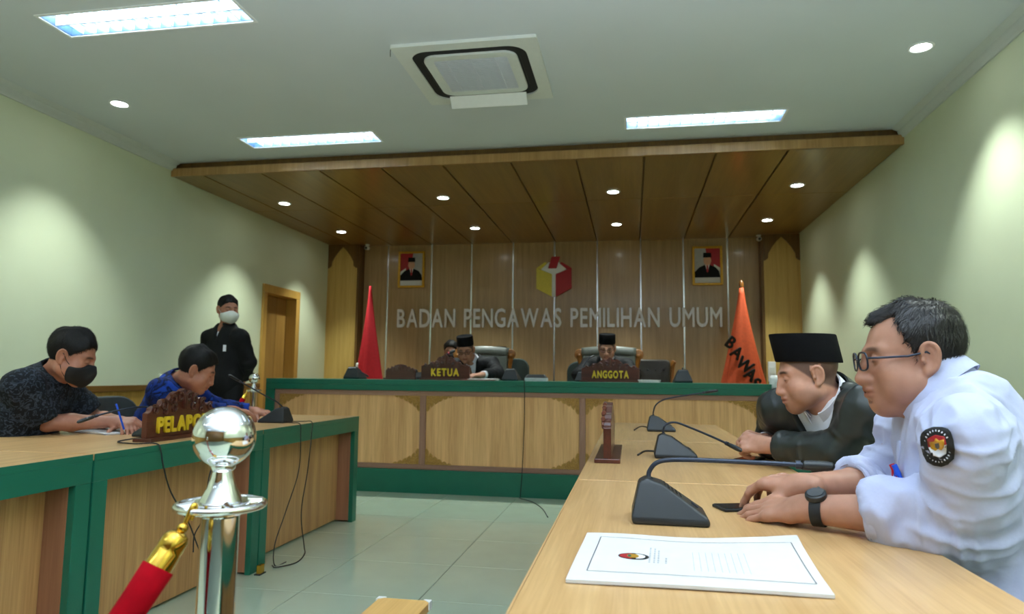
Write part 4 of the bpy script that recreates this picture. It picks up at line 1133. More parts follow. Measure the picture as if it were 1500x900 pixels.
def nets(F, lo, h):
    I = F < 0; n = F.shape
    c = np.zeros([q-1 for q in n], np.int8)
    for dx in (0, 1):
        for dy in (0, 1):
            for dz in (0, 1): c += I[dx:n[0]-1+dx, dy:n[1]-1+dy, dz:n[2]-1+dz]
    act = np.argwhere((c > 0) & (c < 8)); idx = np.full(c.shape, -1, np.int32); idx[tuple(act.T)] = np.arange(len(act))
    acc = np.zeros((len(act), 3)); cnt = np.zeros(len(act))
    co = [(0,0,0),(1,0,0),(0,1,0),(1,1,0),(0,0,1),(1,0,1),(0,1,1),(1,1,1)]
    V = [F[act[:, 0]+d[0], act[:, 1]+d[1], act[:, 2]+d[2]] for d in co]
    for i, j in ((0,1),(2,3),(4,5),(6,7),(0,2),(1,3),(4,6),(5,7),(0,4),(1,5),(2,6),(3,7)):
        m = (V[i] < 0) != (V[j] < 0); t = np.where(m, V[i]/np.where(m, V[i]-V[j], 1), 0)
        p = np.array(co[i])+t[:, None]*(np.array(co[j])-np.array(co[i])); acc += p*m[:, None]; cnt += m
    verts = lo+h*(act+acc/cnt[:, None])
    faces = []
    for a in range(3):
        s0 = [slice(None)]*3; s1 = [slice(None)]*3; s0[a] = slice(0, -1); s1[a] = slice(1, None)
        A_, B_ = I[tuple(s0)], I[tuple(s1)]
        e = np.argwhere(A_ != B_); b, d = (a+1) % 3, (a+2) % 3
        e = e[(e[:, b] > 0) & (e[:, d] > 0) & (e[:, b] < n[b]-1) & (e[:, d] < n[d]-1)]
        q = []
        for db, dd in ((1,1),(0,1),(0,0),(1,0)):
            z = e.copy(); z[:, b] -= db; z[:, d] -= dd; q.append(idx[z[:, 0], z[:, 1], z[:, 2]])
        q = np.stack(q, 1); fl_ = ~A_[tuple(e.T)]
        q[fl_] = q[fl_][:, ::-1]; faces.append(q)
    return verts, np.concatenate(faces)

def smooth_mesh(v, f, it=1, lam=.5):
    e = np.concatenate([f[:, [0,1]], f[:, [1,2]], f[:, [2,3]], f[:, [3,0]]]); e = np.concatenate([e, e[:, ::-1]])
    for _ in range(it):
        s = np.zeros_like(v); c = np.zeros(len(v)); 
        for q in range(3): s[:, q] = np.bincount(e[:, 0], v[e[:, 1], q], len(v))
        c = np.bincount(e[:, 0], minlength=len(v)); v = v+lam*(s/np.maximum(c, 1)[:, None]-v)
    return v
def vnormals(v, f):
    n = np.cross(v[f[:, 2]]-v[f[:, 0]], v[f[:, 3]]-v[f[:, 1]]); o = np.zeros_like(v)
    for k in range(4):
        for q in range(3): o[:, q] += np.bincount(f[:, k], n[:, q], len(v))
    return o/np.maximum(np.linalg.norm(o, axis=1), 1e-9)[:, None]
_T = rng.rand(32, 32, 32)
def vnoise(P):
    i = np.floor(P).astype(int); t = P-i; t = t*t*(3-2*t); r = 0
    for dx in (0, 1):
        for dy in (0, 1):
            for dz in (0, 1):
                w = (t[:, 0] if dx else 1-t[:, 0])*(t[:, 1] if dy else 1-t[:, 1])*(t[:, 2] if dz else 1-t[:, 2])
                r = r+w*_T[(i[:, 0]+dx) % 32, (i[:, 1]+dy) % 32, (i[:, 2]+dz) % 32]
    return r
def ridge(P): return 1-np.abs(2*vnoise(P)-1)*1.6

def np_obj(name, v, f, mats, parent, tint=None, flat=False):
    off = np.array(wloc(parent)); v = v-off
    me = bpy.data.meshes.new(name); me.vertices.add(len(v)); me.vertices.foreach_set('co', v.astype(np.float32).ravel())
    m = len(f); me.loops.add(4*m); me.loops.foreach_set('vertex_index', f.astype(np.int32).ravel())
    me.polygons.add(m); me.polygons.foreach_set('loop_start', np.arange(0, 4*m, 4, dtype=np.int32))
    try: me.polygons.foreach_set('loop_total', np.full(m, 4, np.int32))
    except Exception: pass
    me.polygons.foreach_set('use_smooth', np.ones(m, bool)); me.update(); me.validate()
    if tint is not None:
        at = me.color_attributes.new('tint', 'FLOAT_COLOR', 'POINT')
        c = np.ones((len(v), 4), np.float32); c[:, :3] = tint; at.data.foreach_set('color', c.ravel())
    return link_mesh(name, me, mats, parent)

# ---- anatomy -------------------------------------------------------
def add_head(B, F, fat=0.0, lips=1.0, nose=1.0, jaw=1.0, socket=1.0):
    B.ell((0,-.012,.045), (.0775,.092,.086), .01, F)
    B.ell((0,.030,-.012), (.066+fat*.4,.064,.088), .03, F)
    B.cone((-.050-fat*.5,.004,-.050), (-.012,.066,-.088), .026*jaw+fat*.5, .020, .03, F); B.cone((.050+fat*.5,.004,-.050), (.012,.066,-.088), .026*jaw+fat*.5, .020, .03, F)
    B.ell((0,.068,-.088), (.026,.022,.020), .02, F)
    for s in (-1, 1):
        B.ell((s*(.046+fat*.4),.056,-.022), (.022,.024,.022), .025, F)
        B.ell((s*(.046+fat*.8),.046,-.052), (.018+fat,.026+fat*.5,.024+fat*.5), .03, F)
        B.cone((s*.042,.072,.030), (s*.014,.087,.026), .009, .009, .018, F)
        B.ell((s*.031,.098,.011), (.019,.018,.013), .016*socket, F, op='s')
        # eyelids wrap the eyeball, parted for a lowered gaze
        B.ell((s*.031,.0765,.011), (.0145,.0135,.0135), .003, F, clips=[((0,0,.0085), (0,-.15,-1))])
        B.ell((s*.031,.0765,.010), (.0142,.0132,.0130), .003, F, clips=[((0,0,.0035), (0,.0,1))])
    B.cone((0,.086,.024), (0,.098,-.004), .0085, .0095, .014, F); B.cone((0,.097,-.004), (0,.1065,-.030), .0095, .0130*nose, .010, F)
    for s in (-1, 1):
        B.ell((s*.0135*nose,.097,-.034), (.0095*nose,.0115,.0085), .008, F)
        B.ell((s*.0075,.102,-.0435), (.0042,.006,.004), .003, F, op='s')
    B.ell((0,.072,-.060), (.031,.027,.028), .022, F)
    B.ell((0,.0965,-.0540), (.026,.0100*lips,.0068*lips), .005, F); B.ell((0,.0945,-.0668), (.024,.0105*lips,.0076*lips), .005, F)
    B.cone((-.029,.078,-.0625), (0,.1055,-.0602), .0020, .0024, .002, F, op='s'); B.cone((.029,.078,-.0625), (0,.1055,-.0602), .0020, .0024, .002, F, op='s')
    B.ell((0,.100,-.0800), (.016,.008,.005), .006, F, op='s')
    for s in (-1, 1):   # ears
        c, sn = cos(.35), sin(.35)
        rot = np.array([[c, 0, s*sn], [0, 1, 0], [-s*sn, 0, c]])@np.array([[1,0,0],[0,cos(.2),-sin(.2)],[0,sin(.2),cos(.2)]])
        rz = np.array([[cos(s*.38), -sin(s*.38), 0],[sin(s*.38), cos(s*.38), 0],[0,0,1]])
        B.ell((s*.0805,-.010,.004), (.0075,.0185,.0315), .006, F, rot=rz)
        B.ell((s*.0885,-.004,.006), (.0075,.0105,.0185), .003, F, op='s', rot=rz)
        hx = [(.012,.006),(.0125,.020),(.004,.0305),(-.009,.029),(-.0165,.017),(-.0165,.0),(-.011,-.017),(-.003,-.028)]
        hp = [np.array((s*.0805,-.010,.004))+rz@np.array((s*(.0045+.05*max(0,z)),y,z)) for y, z in hx]
        hp = [np.array(p) for p in bez(hp, 3)]
        for q in range(len(hp)-1): B.cone(hp[q], hp[q+1], .0038, .0038, .004, F)
        B.ell((s*.080,-.004,-.024), (.006,.009,.010), .006, F)
        B.ell((s*.0835,.004,.000), (.0045,.0045,.007), .004, F)

def head_tint(v, F, brow=1.0, stubble=0.0, scalp=0.0, lipc=(.80,.60,.60)):
    q = F.loc(v); x, y, z = np.abs(q[:, 0]), q[:, 1], q[:, 2]
    t = np.ones((len(v), 3))
    def mixin(m, c): 
        nonlocal t
        t = t*(1-m[:, None])+t*np.array(c)*m[:, None]
    near = (np.abs(q[:, 0]) < .12) & (y > -.16) & (y < .16) & (z > -.13) & (z < .16)
    lip = np.exp(-((x/.0265)**6)-((z+.0605)/.0118)**4)*(y > .080)*near; mixin(lip, lipc)
    line = np.exp(-((x/.029)**6)-((z+.0602)/.0022)**2)*(y > .078)*near; mixin(line*.8, (.36,.22,.22))
    zb = .0335-.20*np.maximum(x-.036, 0)-.10*np.maximum(.022-x, 0)
    br = np.exp(-((x-.033)/.019)**6-((z-zb)/.0050)**4)*(y > .045)*near*brow; mixin(np.clip(br, 0, 1), (.10,.09,.09))
    ey = np.exp(-((x-.031)/.0125)**4-((z-.0060)/.0026)**2)*(y > .078)*near; mixin(ey*.85, (.16,.12,.12))
    if stubble:
        m = np.clip((-.026-z)/.02, 0, 1)*np.clip((y+.01)/.03, 0, 1)*(z > -.13)*near*(1-lip)*stubble*np.clip(1-np.exp(-((x-.0)/.03)**2-((z+.03)/.012)**2), 0, 1); mixin(m, (.52,.52,.54))
    if scalp:
        hl = np.clip((np.maximum(.036+.9*(z-.02), .014)-y)/.008, 0, 1)*np.clip((z+.032+np.where(y < -.02, .5*(y+.02)*-1, 0))/.012, 0, 1)*near*scalp
        ear = (x > .076)*(np.abs(y+.006) < .028)*(np.abs(z) < .04); hl = hl*(1-ear); mixin(hl, (.13,.15,.17))
    redc = np.exp(-((x-.05)/.025)**2-((z+.02)/.025)**2)*(y > .02)*near*.35; mixin(redc, (1.0,.86,.84))
    nt_ = np.exp(-(x/.018)**2-((z+.032)/.014)**2)*(y > .09)*near*.4; mixin(nt_, (1.0,.84,.82))
    return t

def hair_fn(front=.086, recede=0.0, thick=.012, top=.0, low=0.0, side=.006, seed=0, streak=110.0):
    """short hair: an inflated cranium trimmed along the hairline, ears left free"""
    def f(q):
        x, y, z = q[..., 0], q[..., 1], q[..., 2]
        zz = np.clip((z-.0)/.10, 0, 1); t = side+(thick-side)*zz
        r = np.stack([.0775+t, .092+t, .086+t+top], -1)
        p = np.stack([x, y+.012, z-.045], -1)
        k0 = np.sqrt(((p/r)**2).sum(-1)); d = (k0-1)*.085
        d = d-.0030*np.sin(x*47+seed*2)*np.sin(y*41+seed)*zz-.0022*np.sin(x*streak+3*np.sin(y*23+seed))*np.sin(z*streak*.5+y*31+seed)*zz-.0025*np.sin(y*70+seed+x*40)*zz
        ax = np.abs(x)
        yl = np.maximum(front-.050+.90*(z-.025), .016)
        yl = yl-recede*np.exp(-((ax-.050)/.024)**2)*np.clip((z-.03)/.04, 0, 1)+.0028*np.sin(x*210+seed)+.0022*np.sin(z*260+x*90+seed)
        d = np.maximum(d, (y-yl)*.75)
        zl = -.030-low+np.where(y < -.02, (y+.02)*.55, 0)+np.where(y > -.02, np.clip((y+.005)*.2, 0, 1), 0)
        d = np.maximum(d, (zl-z)*.85)
        ear = np.sqrt(((ax-.085)/.022)**2+((y+.006)/.026)**2+((z-.0)/.036)**2)-1
        d = np.maximum(d, -ear*.022)
        return d
    return f

def add_hand(B, W, d, n, side, curl=(.25,.3,.35,.4), spread=.06, thumb=(.9,.5,.35), k=1.0, tips=None):
    """W wrist, d towards the knuckles, n out of the back of the hand; side=+1 right hand"""
    d = A3(d).astype(float); d /= np.linalg.norm(d); n = A3(n).astype(float); n -= d*(n@d); n /= np.linalg.norm(n)
    s = np.cross(n, d)*side; W = np.array(W, float)
    L = [(.042,.026,.021), (.046,.030,.022), (.042,.028,.021), (.034,.021,.018)]
    off = [.030,.010,-.011,-.030]; kl = [.089,.092,.087,.078]; rr = [.0092,.0096,.0090,.0080]
    P = lambda a, b, c: W+k*(d*a+s*b+n*c)
    B.cone(P(-.02,0,0), P(.02,0,.0), .026*k, .026*k, .012)
    for i in range(4):
        B.cone(P(.008, off[i]*.55, 0), P(kl[i]-.004, off[i], .002), .0150*k, .0122*k, .012)
    B.ell(P(.045,0,-.003), np.array([.038,.030,.013])*k, .014, Fr((0,0,0), np.array([d, s, n]).T)) if False else B.cone(P(.03,-.018,-.004), P(.06,.016,-.004), .014*k, .014*k, .014)
    out = []
    for i in range(4):
        p = P(kl[i], off[i], .002); a = 0; dd = d+s*(spread*(1.5-i)); dd /= np.linalg.norm(dd)
        c = curl[i]; c = c if isinstance(c, (tuple, list)) else (c, c*1.15, c*.7)
        B.cone(P(kl[i]-.012, off[i]*.97, .003), p, .0118*k, rr[i]*1.12*k, .006)
        for j in range(3):
            a += c[j]; v = dd*cos(a)-n*sin(a); q = p+v*L[i][j]*k
            B.cone(p, q, rr[i]*(1.08-.10*j)*k, rr[i]*(.98-.11*j)*k, .0035); p = q
        out.append((p, v))
    # thumb
    p = P(.018, .020, -.008); a0, a1, a2 = thumb
    t = d*cos(a0)+s*sin(a0)*.9-n*.35; t /= np.linalg.norm(t)
    q = p+t*.046*k; B.cone(p, q, .0165*k, .0122*k, .012)
    for a, l, r in ((a1,.034,.0108), (a2,.027,.0098)):
        t = t*cos(a*.5)+d*sin(a*.5)*.8-s*sin(a*.5)*.45; t /= np.linalg.norm(t); p = q; q = p+t*l*k
        B.cone(p, q, r*1.05*k, r*.92*k, .004)
    out.append((q, t))
    return out, s

def nrm(v): v = np.array(v, float); return v/np.linalg.norm(v)
class Torso(Fr):
    def __init__(s, pelvis, neck, sl, sr):
        u = nrm(np.array(neck)-np.array(pelvis)); x = np.array(sr, float)-np.array(sl, float); x = nrm(x-u*(x@u)); f = np.cross(u, x)
        Fr.__init__(s, pelvis, np.array([x, f, u]).T, 1.0); s.L = np.linalg.norm(np.array(neck)-np.array(pelvis)); s.neck = np.array(neck, float)

def add_torso(B, T, sl, sr, e=0.0, w=1.0, belly=1.0, k=.06, clips=()):
    L = T.L
    B.ell((0,.0,.06), (.165*w+e,.115*w+e,.14+e), k, T, clips=clips)
    B.ell((0,.012*belly,L*.36), (.155*w+e,.112*w*belly+e,.20+e), k, T, clips=clips)
    B.ell((0,.004,L*.68), (.165*w+e,.108*w+e,.19+e), k, T, clips=clips)
    c = T.w((0,-.012,L*.90))
    for sh in (sl, sr):
        B.cone(c, np.array(sh)*.9+c*.1, .060*w+e, .058*w+e, .05)
    B.cone(T.w((0,-.02,L*.80)), T.w((0,-.01,L*.98)), .075*w+e, .058*w+e, .05)

def sleeve(B, s, e, w, r0, r1, r2, k=.03, cut=None, cutd=None):
    if e is None: return
    B.cone(s, e, r0, r1, k)
    if w is not None:
        if cut is not None:
            B.cone(e, w, r1, r2, .02, clips=[(cut, cutd)])
        else: B.cone(e, w, r1, r2, .02)

def wrinkle(v, n, amp, arms=(), seed=0.0, sc=1.0):
    """cloth folds: ridged noise, finer and crosswise near the elbows"""
    P = v*np.array([7,7,5])*sc+seed
    d = amp*(.9*(ridge(P)-.4)+.5*(ridge(P*2.1+7)-.4)+.2*(ridge(P*4.3+3)-.4))
    for a, b, g in arms:
        a = np.array(a, float); b = np.array(b, float); ax = nrm(b-a); t = (v-a)@ax; L = np.linalg.norm(b-a)
        r = np.linalg.norm(v-a-t[:, None]*ax, axis=1); m = np.clip(1-r/.12, 0, 1)*np.clip((t+.05)/.05, 0, 1)*np.clip((L+.05-t)/.05, 0, 1)
        q = np.stack([t*38, (v@np.array([1,2,.5]))*6, (v@np.array([-1,.5,2]))*6], 1)+seed
        d = d+g*m*(ridge(q)-.45)
    return v+n*d[:, None]

def collar_obj(name, m, parent, o, R, rx, ry, h=.036, fold=.042, gap=40, tilt=.0, drop=.03, th=.003, spread=.006):
    """folded shirt collar round the neck; R columns = right, forward, up"""
    o = np.array(o, float); R = np.array(R, float); n = 44; vs = []; fs = []
    prof_in = []
    for k in range(n+1):
        a = radians(gap+(360-2*gap)*k/n); fr_ = max(0, cos(a)); c, sn = sin(a), cos(a)
        hh = h*(1-.45*fr_**1.5); fo = fold+drop*fr_**4
        for r, z in ((0, -.012), (.002, hh), (.008, hh+.002), (.008+spread+.010*fr_, hh-fo), (.004+spread+.010*fr_, hh-fo+.001), (.005, hh-.004), (.0035, -.012)):
            vs.append(o+R@np.array([(rx+r)*c, (ry+r)*sn, z-tilt*sn*.0+ .0]))
    q = 7
    for k in range(n):
        for j in range(q):
            j2 = (j+1) % q; fs.append((k*q+j, k*q+j2, (k+1)*q+j2, (k+1)*q+j))
    fs.append(tuple(range(q))); fs.append(tuple(range(n*q, n*q+q))[::-1])
    b = MB(); b.add(vs, fs); o_ = b.build(name, m, parent, world=True, smooth='auto'); return o_

def eyes(parent, F, gaze=(0,.9,-.35)):
    g = nrm(gaze)
    for s in (-1, 1):
        c = F.w((s*.031,.0765,.0105)); b = MB(); ax = Vector(F.d(g))
        r = .0118*F.k; prof = [(r*sin(pi*i/12), -r*cos(pi*i/12)) for i in range(13)]
        b.cur = 0; b.lathe(prof[:11], 14, c, ax); o = b.build('eye', M['eye'], parent, world=True, smooth=True)
        b = MB(); b.lathe([(r*1.01*sin(a), r*1.01*cos(a)) for a in (.55,.4,.25,.1,.0)], 14, c, ax); b.build('iris', M['iris'], o, world=True, smooth=True)

def glasses(parent, F, rim, hw=.024, hh=.0165, full=True, rr=.0016):
    """spectacles: two rims, bridge, temples, lenses"""
    b = MB(); up = np.array([0,0,1.0])
    t = None
    for s in (-1, 1):
        cx = s*.0325; pts = []
        for k in range(28):
            a = 2*pi*k/28; e = 3.0; cx_ = abs(cos(a))**(2/e)*(1 if cos(a) >= 0 else -1); sz = abs(sin(a))**(2/e)*(1 if sin(a) >= 0 else -1)
            x = cx+hw*cx_; pts.append(F.w((x, .1085-.16*(abs(x)-.0325)*(abs(x) > .0325)*.6-.05*(abs(x)-.03), .008+hh*sz-.0)))
        b.tube(pts, rr*F.k, 6, closed=True)
        b.tube([F.w(p) for p in ((s*.056,.105,.014),(s*.066,.100,.014),(s*.0715,.085,.0135),(s*.079,.03,.012),(s*.0825,-.004,.018),(s*.082,-.02,.008))], rr*1.15*F.k, 6)
    b.tube([F.w((-.0095,.109,.010)), F.w((0,.1115,.013)), F.w((.0095,.109,.010))], rr*F.k, 6)
    g = b.build('glasses', rim, parent, world=True, smooth=True)
    for s in (-1, 1):
        bb = MB(); vs = []
        for dy in (0, .0012):
            for k in range(24):
                a = 2*pi*k/24; e = 3.0; cx_ = abs(cos(a))**(2/e)*(1 if cos(a) >= 0 else -1); sz = abs(sin(a))**(2/e)*(1 if sin(a) >= 0 else -1)
                x = s*.0325+hw*.98*cx_; vs.append(F.w((x, .1078+dy-.05*(abs(x)-.03)-.096*max(0, abs(x)-.0325), .008+hh*.98*sz)))
        bb.add(vs, [tuple(range(24)), tuple(range(24, 48))[::-1]]+[(k, (k+1) % 24, 24+(k+1) % 24, 24+k) for k in range(24)])
        bb.build('lens', M['lens'], g, world=True)

def songkok(parent, F, z0=.052, h=.098, rx=.086, ry=.099, tilt=-.04, yo=-.012, flare=0.0):
    n = 40; b = MB(); vs = []; fs = []
    lv = [(0,1.0),(.004,1.012),(h*.5,1.0+flare*.5),(h-.004,.985+flare),(h,.965+flare),(h-.004,.90+flare),(h-.012,.4),(h-.013,.0)]
    for z, s in lv:
        for k in range(n):
            a = 2*pi*k/n; y = ry*s*sin(a); vs.append(F.w((rx*s*cos(a), yo+y, z0+z-tilt*y*1.0)))
    for i in range(len(lv)-1):
        for k in range(n):
            j = (k+1) % n; fs.append((i*n+k, i*n+j, (i+1)*n+j, (i+1)*n+k))
    fs.append(tuple(range(n))[::-1]); b.add(vs, fs); return b.build('songkok_cap', M['songkok'], parent, world=True, smooth='auto')

def facemask(parent, F, m, h=.0035, cone=False, fat=0.0):
    B = Body(); add_head(B, F, fat=fat)
    B.ell((0,.072,-.050), (.046,.046,.044), .03, F)
    if cone: B.ell((0,.098,-.045), (.036,.040,.034), .02, F)
    B.ops.append(('o', F.o-.01, F.o+.01, .0065*F.k, lambda P: P[..., 0]))
    def reg(q):
        x, y, z = np.abs(q[..., 0]), q[..., 1], q[..., 2]
        d = np.maximum(z-(.004-.42*np.maximum(x-.012, 0)), (-.112+.30*x)-z)
        return np.maximum(d, (.034+.10*np.abs(z+.045))-y)
    B.fun(reg, (-.2,-.2,-.2), (.2,.2,.2), .004, F, op='i')
    v, fc = B.mesh(h*F.k); v = smooth_mesh(v, fc, 2)
    o = np_obj('face_mask', v, fc, m, parent)
    for s in (-1, 1):
        for za, zb in ((-.020, .020), (-.075, -.020)):
            p = [F.w((s*(.068+fat),.036,za)), F.w((s*(.078+fat*.5),.016,za*.6+zb*.4)), F.w((s*.084,-.006,zb)), F.w((s*.086,-.020,zb*.5))]
            MB().tube(bez(p, 5), .0017, 5).build('ear_loop', m, o, world=True, smooth=True)
    return o

def strands(t, ho, F, n=2200, ln=.022, m=None, seed=1, w=.0010, lift=.0035, crown=(0,-.055,.130)):
    """loose short hairs lying over the hair: thin blades that follow the whorl"""
    r_ = np.random.RandomState(seed); me = ho.data; off = np.array(wloc(ho))
    co = np.empty(len(me.vertices)*3); me.vertices.foreach_get('co', co); co = co.reshape(-1, 3)+off
    no = np.empty(len(me.vertices)*3); me.vertices.foreach_get('normal', no); no = no.reshape(-1, 3)
    q = F.loc(co); ok = np.where((np.sqrt((q[:, 0]/.074)**2+((q[:, 1]+.012)/.089)**2+((q[:, 2]-.045)/.083)**2) > 1.0))[0]
    pick = r_.choice(ok, min(n, len(ok)), replace=False); vs = []; fs = []
    for i in pick:
        p = co[i]; nn = no[i]; l = q[i]; d = l-np.array(crown); d = d+np.array([0, .01, -.035 if abs(l[0]) > .05 or l[1] < -.06 else 0.0])+r_.randn(3)*.022
        d = F.d(d); d = d-nn*(d@nn); d = nrm(d); s = np.cross(nn, d)*w; L = ln*(.6+.7*r_.rand()); k = lift*r_.rand()
        a = p-d*L*.3-nn*.0012; b_ = p+d*L*.3+nn*(k+.0008); c = p+d*L*.8+nn*(k*.6)
        z = len(vs); vs += [a-s, a+s, b_-s, b_+s, c]; fs += [(z, z+1, z+3, z+2), (z+2, z+3, z+4)]
    b = MB(); b.add(vs, fs); o = b.build('loose_hair', m, t, world=True, smooth=True); o['kind'] = 'stuff'; return o

def seated_legs(parent, pelvis, T, knees, feet, m=None):
    B = Body(); 
    hl = T.w((-.09,0,.02)); hr = T.w((.09,0,.02))
    B.ell((0,-.01,.03), (.17,.125,.13), .05, T)
    for hp, kn, ft in ((hl, knees[0], feet[0]), (hr, knees[1], feet[1])):
        B.cone(hp, kn, .088, .066, .04); B.cone(kn, ft, .066, .052, .03)
    v, f = B.mesh(.013); v = smooth_mesh(v, f, 2); np_obj('trousers', v, f, m or M['trouser'], parent)
    fd = T.R[:, 1]; fd = nrm([fd[0], fd[1], 0])
    for ft in feet:
        b = MB(); a = np.array([ft[0], ft[1], 0.0])
        q = Vector((fd[0], fd[1], 0)); s = Vector((-q.y, q.x, 0)); vs = []
        prof = [(-.075,.032,.07),(-.03,.036,.085),(.04,.040,.075),(.10,.045,.052),(.15,.042,.040),(.185,.022,.028)]
        for u, w, hh in prof:
            c = Vector(a)+q*u; vs += [c-s*w, c+s*w, c+s*w*.75+Vector((0,0,hh)), c-s*w*.75+Vector((0,0,hh))]
        fs = [(0,1,2,3), (20,23,22,21)]
        for i in range(5):
            for j in range(4): fs.append((4*i+j, 4*i+(j+1) % 4, 4*i+4+(j+1) % 4, 4*i+4+j))
        b.add(vs, fs); b.build('shoe', M['shoe'], parent, world=True, smooth='auto', bevel=.008)
# ------------------------------------------------------------------ people
def person(label, loc, F, T, sl, sr, el, er, wl_, wr_, hands, h=.005, skin='skin', tint={}, neck_r=.048, head={}, legs=None, forearm=1.0, extra=None):
    t = root('person', label, 'person', loc); B = Body()
    add_head(B, F, **head)
    nb = T.neck
    B.cone(F.w((0,-.030,-.045)), nb+T.R@np.array([0,-.0,.0]), neck_r*F.k, neck_r*1.08, .03)
    B.cone(F.w((0,.005,-.06)), nb+T.R@np.array([0,.03,-.02]), .038*F.k, .046, .02)
    # upper body inside the clothes
    add_torso(B, T, sl, sr, -.022)
    tipsall = []
    for s, e, w, hd, side in ((sl, el, wl_, hands[0], -1), (sr, er, wr_, hands[1], 1)):
        if e is None: continue
        s = np.array(s, float); e = np.array(e, float); w = np.array(w, float); g = forearm
        B.cone(s, e, .046, .040, .02); m = e+(w-e)*.35
        B.cone(e, m, .040*g, .0415*g, .02); B.cone(m, w, .0415*g, .0275, .02)
        if hd: add_hand(B, w, hd['d'], hd['n'], side, **{k: v for k, v in hd.items() if k not in ('d', 'n')})
    if extra: extra(B)
    v, f = B.mesh(h); v = smooth_mesh(v, f, 1, .35)
    np_obj('body', v, f, M[skin], t, head_tint(v, F, **tint))
    return t

def garment(name, t, m, T, sl, sr, el, er, wl_, wr_, e=.012, h=.006, sl_len='long', cuts=(None, None), neck_cut=None, vcut=None, amp=.005, r=(.070,.058,.046), w=1.0, belly=1.0, hem=None, seed=0.0, g=.006, sub=(), shoulder=None):
    B = Body(); add_torso(B, T, sl, sr, e, w, belly)
    if vcut: B.fun(vcut[0], vcut[1], vcut[2], .004, T, op='s')
    arms = []
    for s, el_, w_, c in ((sl, el, wl_, cuts[0]), (sr, er, wr_, cuts[1])):
        if el_ is None: continue
        s = np.array(s, float); q = np.array(el_, float); arms.append((s, q, g))
        if sl_len == 'short':
            B.cone(s, q, r[0], r[1]*1.08, .04, clips=[(s+(q-s)*c, nrm(q-s))])
        else:
            w_ = np.array(w_, float); c = 1.0 if c is None else c
            end = q+(w_-q)*c; arms.append((q, end, g))
            B.cone(s, q, r[0], r[1], .04); B.cone(q, q+(w_-q)*1.1, r[1], r[2], .02, clips=[(end, nrm(w_-q))])
            B.cone(end-nrm(w_-q)*.035, end+nrm(w_-q)*.05, r[2]*.86, r[2]*.86, .002, op='s')
    if neck_cut is not None: B.cone(*neck_cut, .006, op='s')
    for a in sub: B.cone(*a, op='s')
    v, f = B.mesh(h); v = smooth_mesh(v, f, 2, .5); n = vnormals(v, f); v = wrinkle(v, n, amp*1.7, arms, seed); v = smooth_mesh(v, f, 1, .25)
    return np_obj(name, v, f, m, t)

def neckcut(F, T, r0=.066, r1=.072): return (F.w((0,-.030,-.03)), T.neck+T.R@np.array([0,.004,.02]), r0, r1)
def vwedge(T, L, z0, z1, hw, flip=0):
    def f(q):
        x, y, z = q[..., 0], q[..., 1], q[..., 2]
        w = hw*np.clip((z-z0)/(z1-z0), 0, 1.25); return np.maximum(np.maximum((np.abs(x)-w)*.85, z0-z), .02-y)
    return (f, (-.13, .0, z0-.02), (.13, .26, z1+.16))
def neckframe(F, T):
    u = nrm(F.w((0,-.03,-.05))-T.neck); x = T.R[:, 0]; x = nrm(x-u*(x@u)); f = np.cross(u, x); return np.array([x, f, u]).T

# ---- man in the white shirt ---------------------------------------
F = head_frame((.578,1.555,1.097), 176, 5, 0, .95)
sl, sr = (.570,1.305,.958), (.640,1.735,.960)
T = Torso((.775,1.49,.50), (.630,1.540,1.028), sl, sr)
el, er = (.60,1.392,.806), (.575,1.735,.812); wl_, wr_ = (.352,1.538,.790), (.372,1.628,.822)
def wm_extra(B):
    B.ell((0,.030,-.088), (.034,.038,.018), .03, F)
wm = person('seated man in white shirt and glasses, black and red sleeve badge', (.80,1.46,0), F, T, sl, sr, el, er, wl_, wr_,
    (dict(d=(-.72,.66,-.20), n=(-.22,-.30,.93), curl=[(.10,.25,.22),(.10,.27,.22),(.12,.28,.22),(.15,.30,.25)], spread=.03, thumb=(.55,.3,.2), k=1.02),
     dict(d=(-.70,.70,-.02), n=(-.12,-.15,.98), curl=[(.62,.32,.15),(.50,.45,.25),(.55,.50,.30),(.6,.5,.3)], spread=.08, thumb=(.75,.45,.3), k=1.0)),
    h=.0026, skin='skin', tint=dict(brow=.75, stubble=.12, scalp=0), head=dict(fat=.005, lips=1.05, nose=1.15), forearm=1.0, extra=wm_extra)
garment('shirt', wm, M['shirtw'], T, sl, sr, el, er, wl_, wr_, e=.008, h=.0045, cuts=(.56,.42), neck_cut=neckcut(F, T, .060, .066), amp=.012, r=(.064,.062,.056), w=1.0, belly=1.15, seed=3.1, g=.024)
Rn = neckframe(F, T)
collar_obj('collar', M['shirtw'], wm, T.neck+Rn@np.array([0,.004,.010]), Rn, .070, .078, h=.044, fold=.052, gap=22, drop=.024)
for nm, e_, w_, c in (('cuff', el, wl_, .56), ('cuff', er, wr_, .42)):
    e_ = np.array(e_); w_ = np.array(w_); a = nrm(w_-e_); c0 = e_+(w_-e_)*c
    b = MB(); b.lathe([(.040,-.050),(.057,-.050),(.0585,-.045),(.0565,-.004),(.0545,.004),(.050,.005),(.047,-.002),(.045,-.04)], 36, c0, a); o = b.build(nm, M['shirtw'], wm, world=True, smooth='auto')
# hair: thinning at the temples
def hair_obj(t, F, m, h=.004, **kw):
    B = Body(); B.fun(hair_fn(**kw), (-.10,-.135,-.10), (.10,.11,.165), 0, F); v, f = B.mesh(h); v = smooth_mesh(v, f, 1, .3); return np_obj('hair', v, f, m, t)
ho = hair_obj(wm, F, M['hairg'], .0028, front=.068, recede=.048, thick=.0085, side=.003, low=.012, seed=2, streak=170)
strands(wm, ho, F, 3600, .020, M['hairg'], 3, .0008, .004)
eyes(wm, F, (.0,.95,-.25))
glasses(wm, F, M['greyneck'], .0262, .0195, rr=.0022)
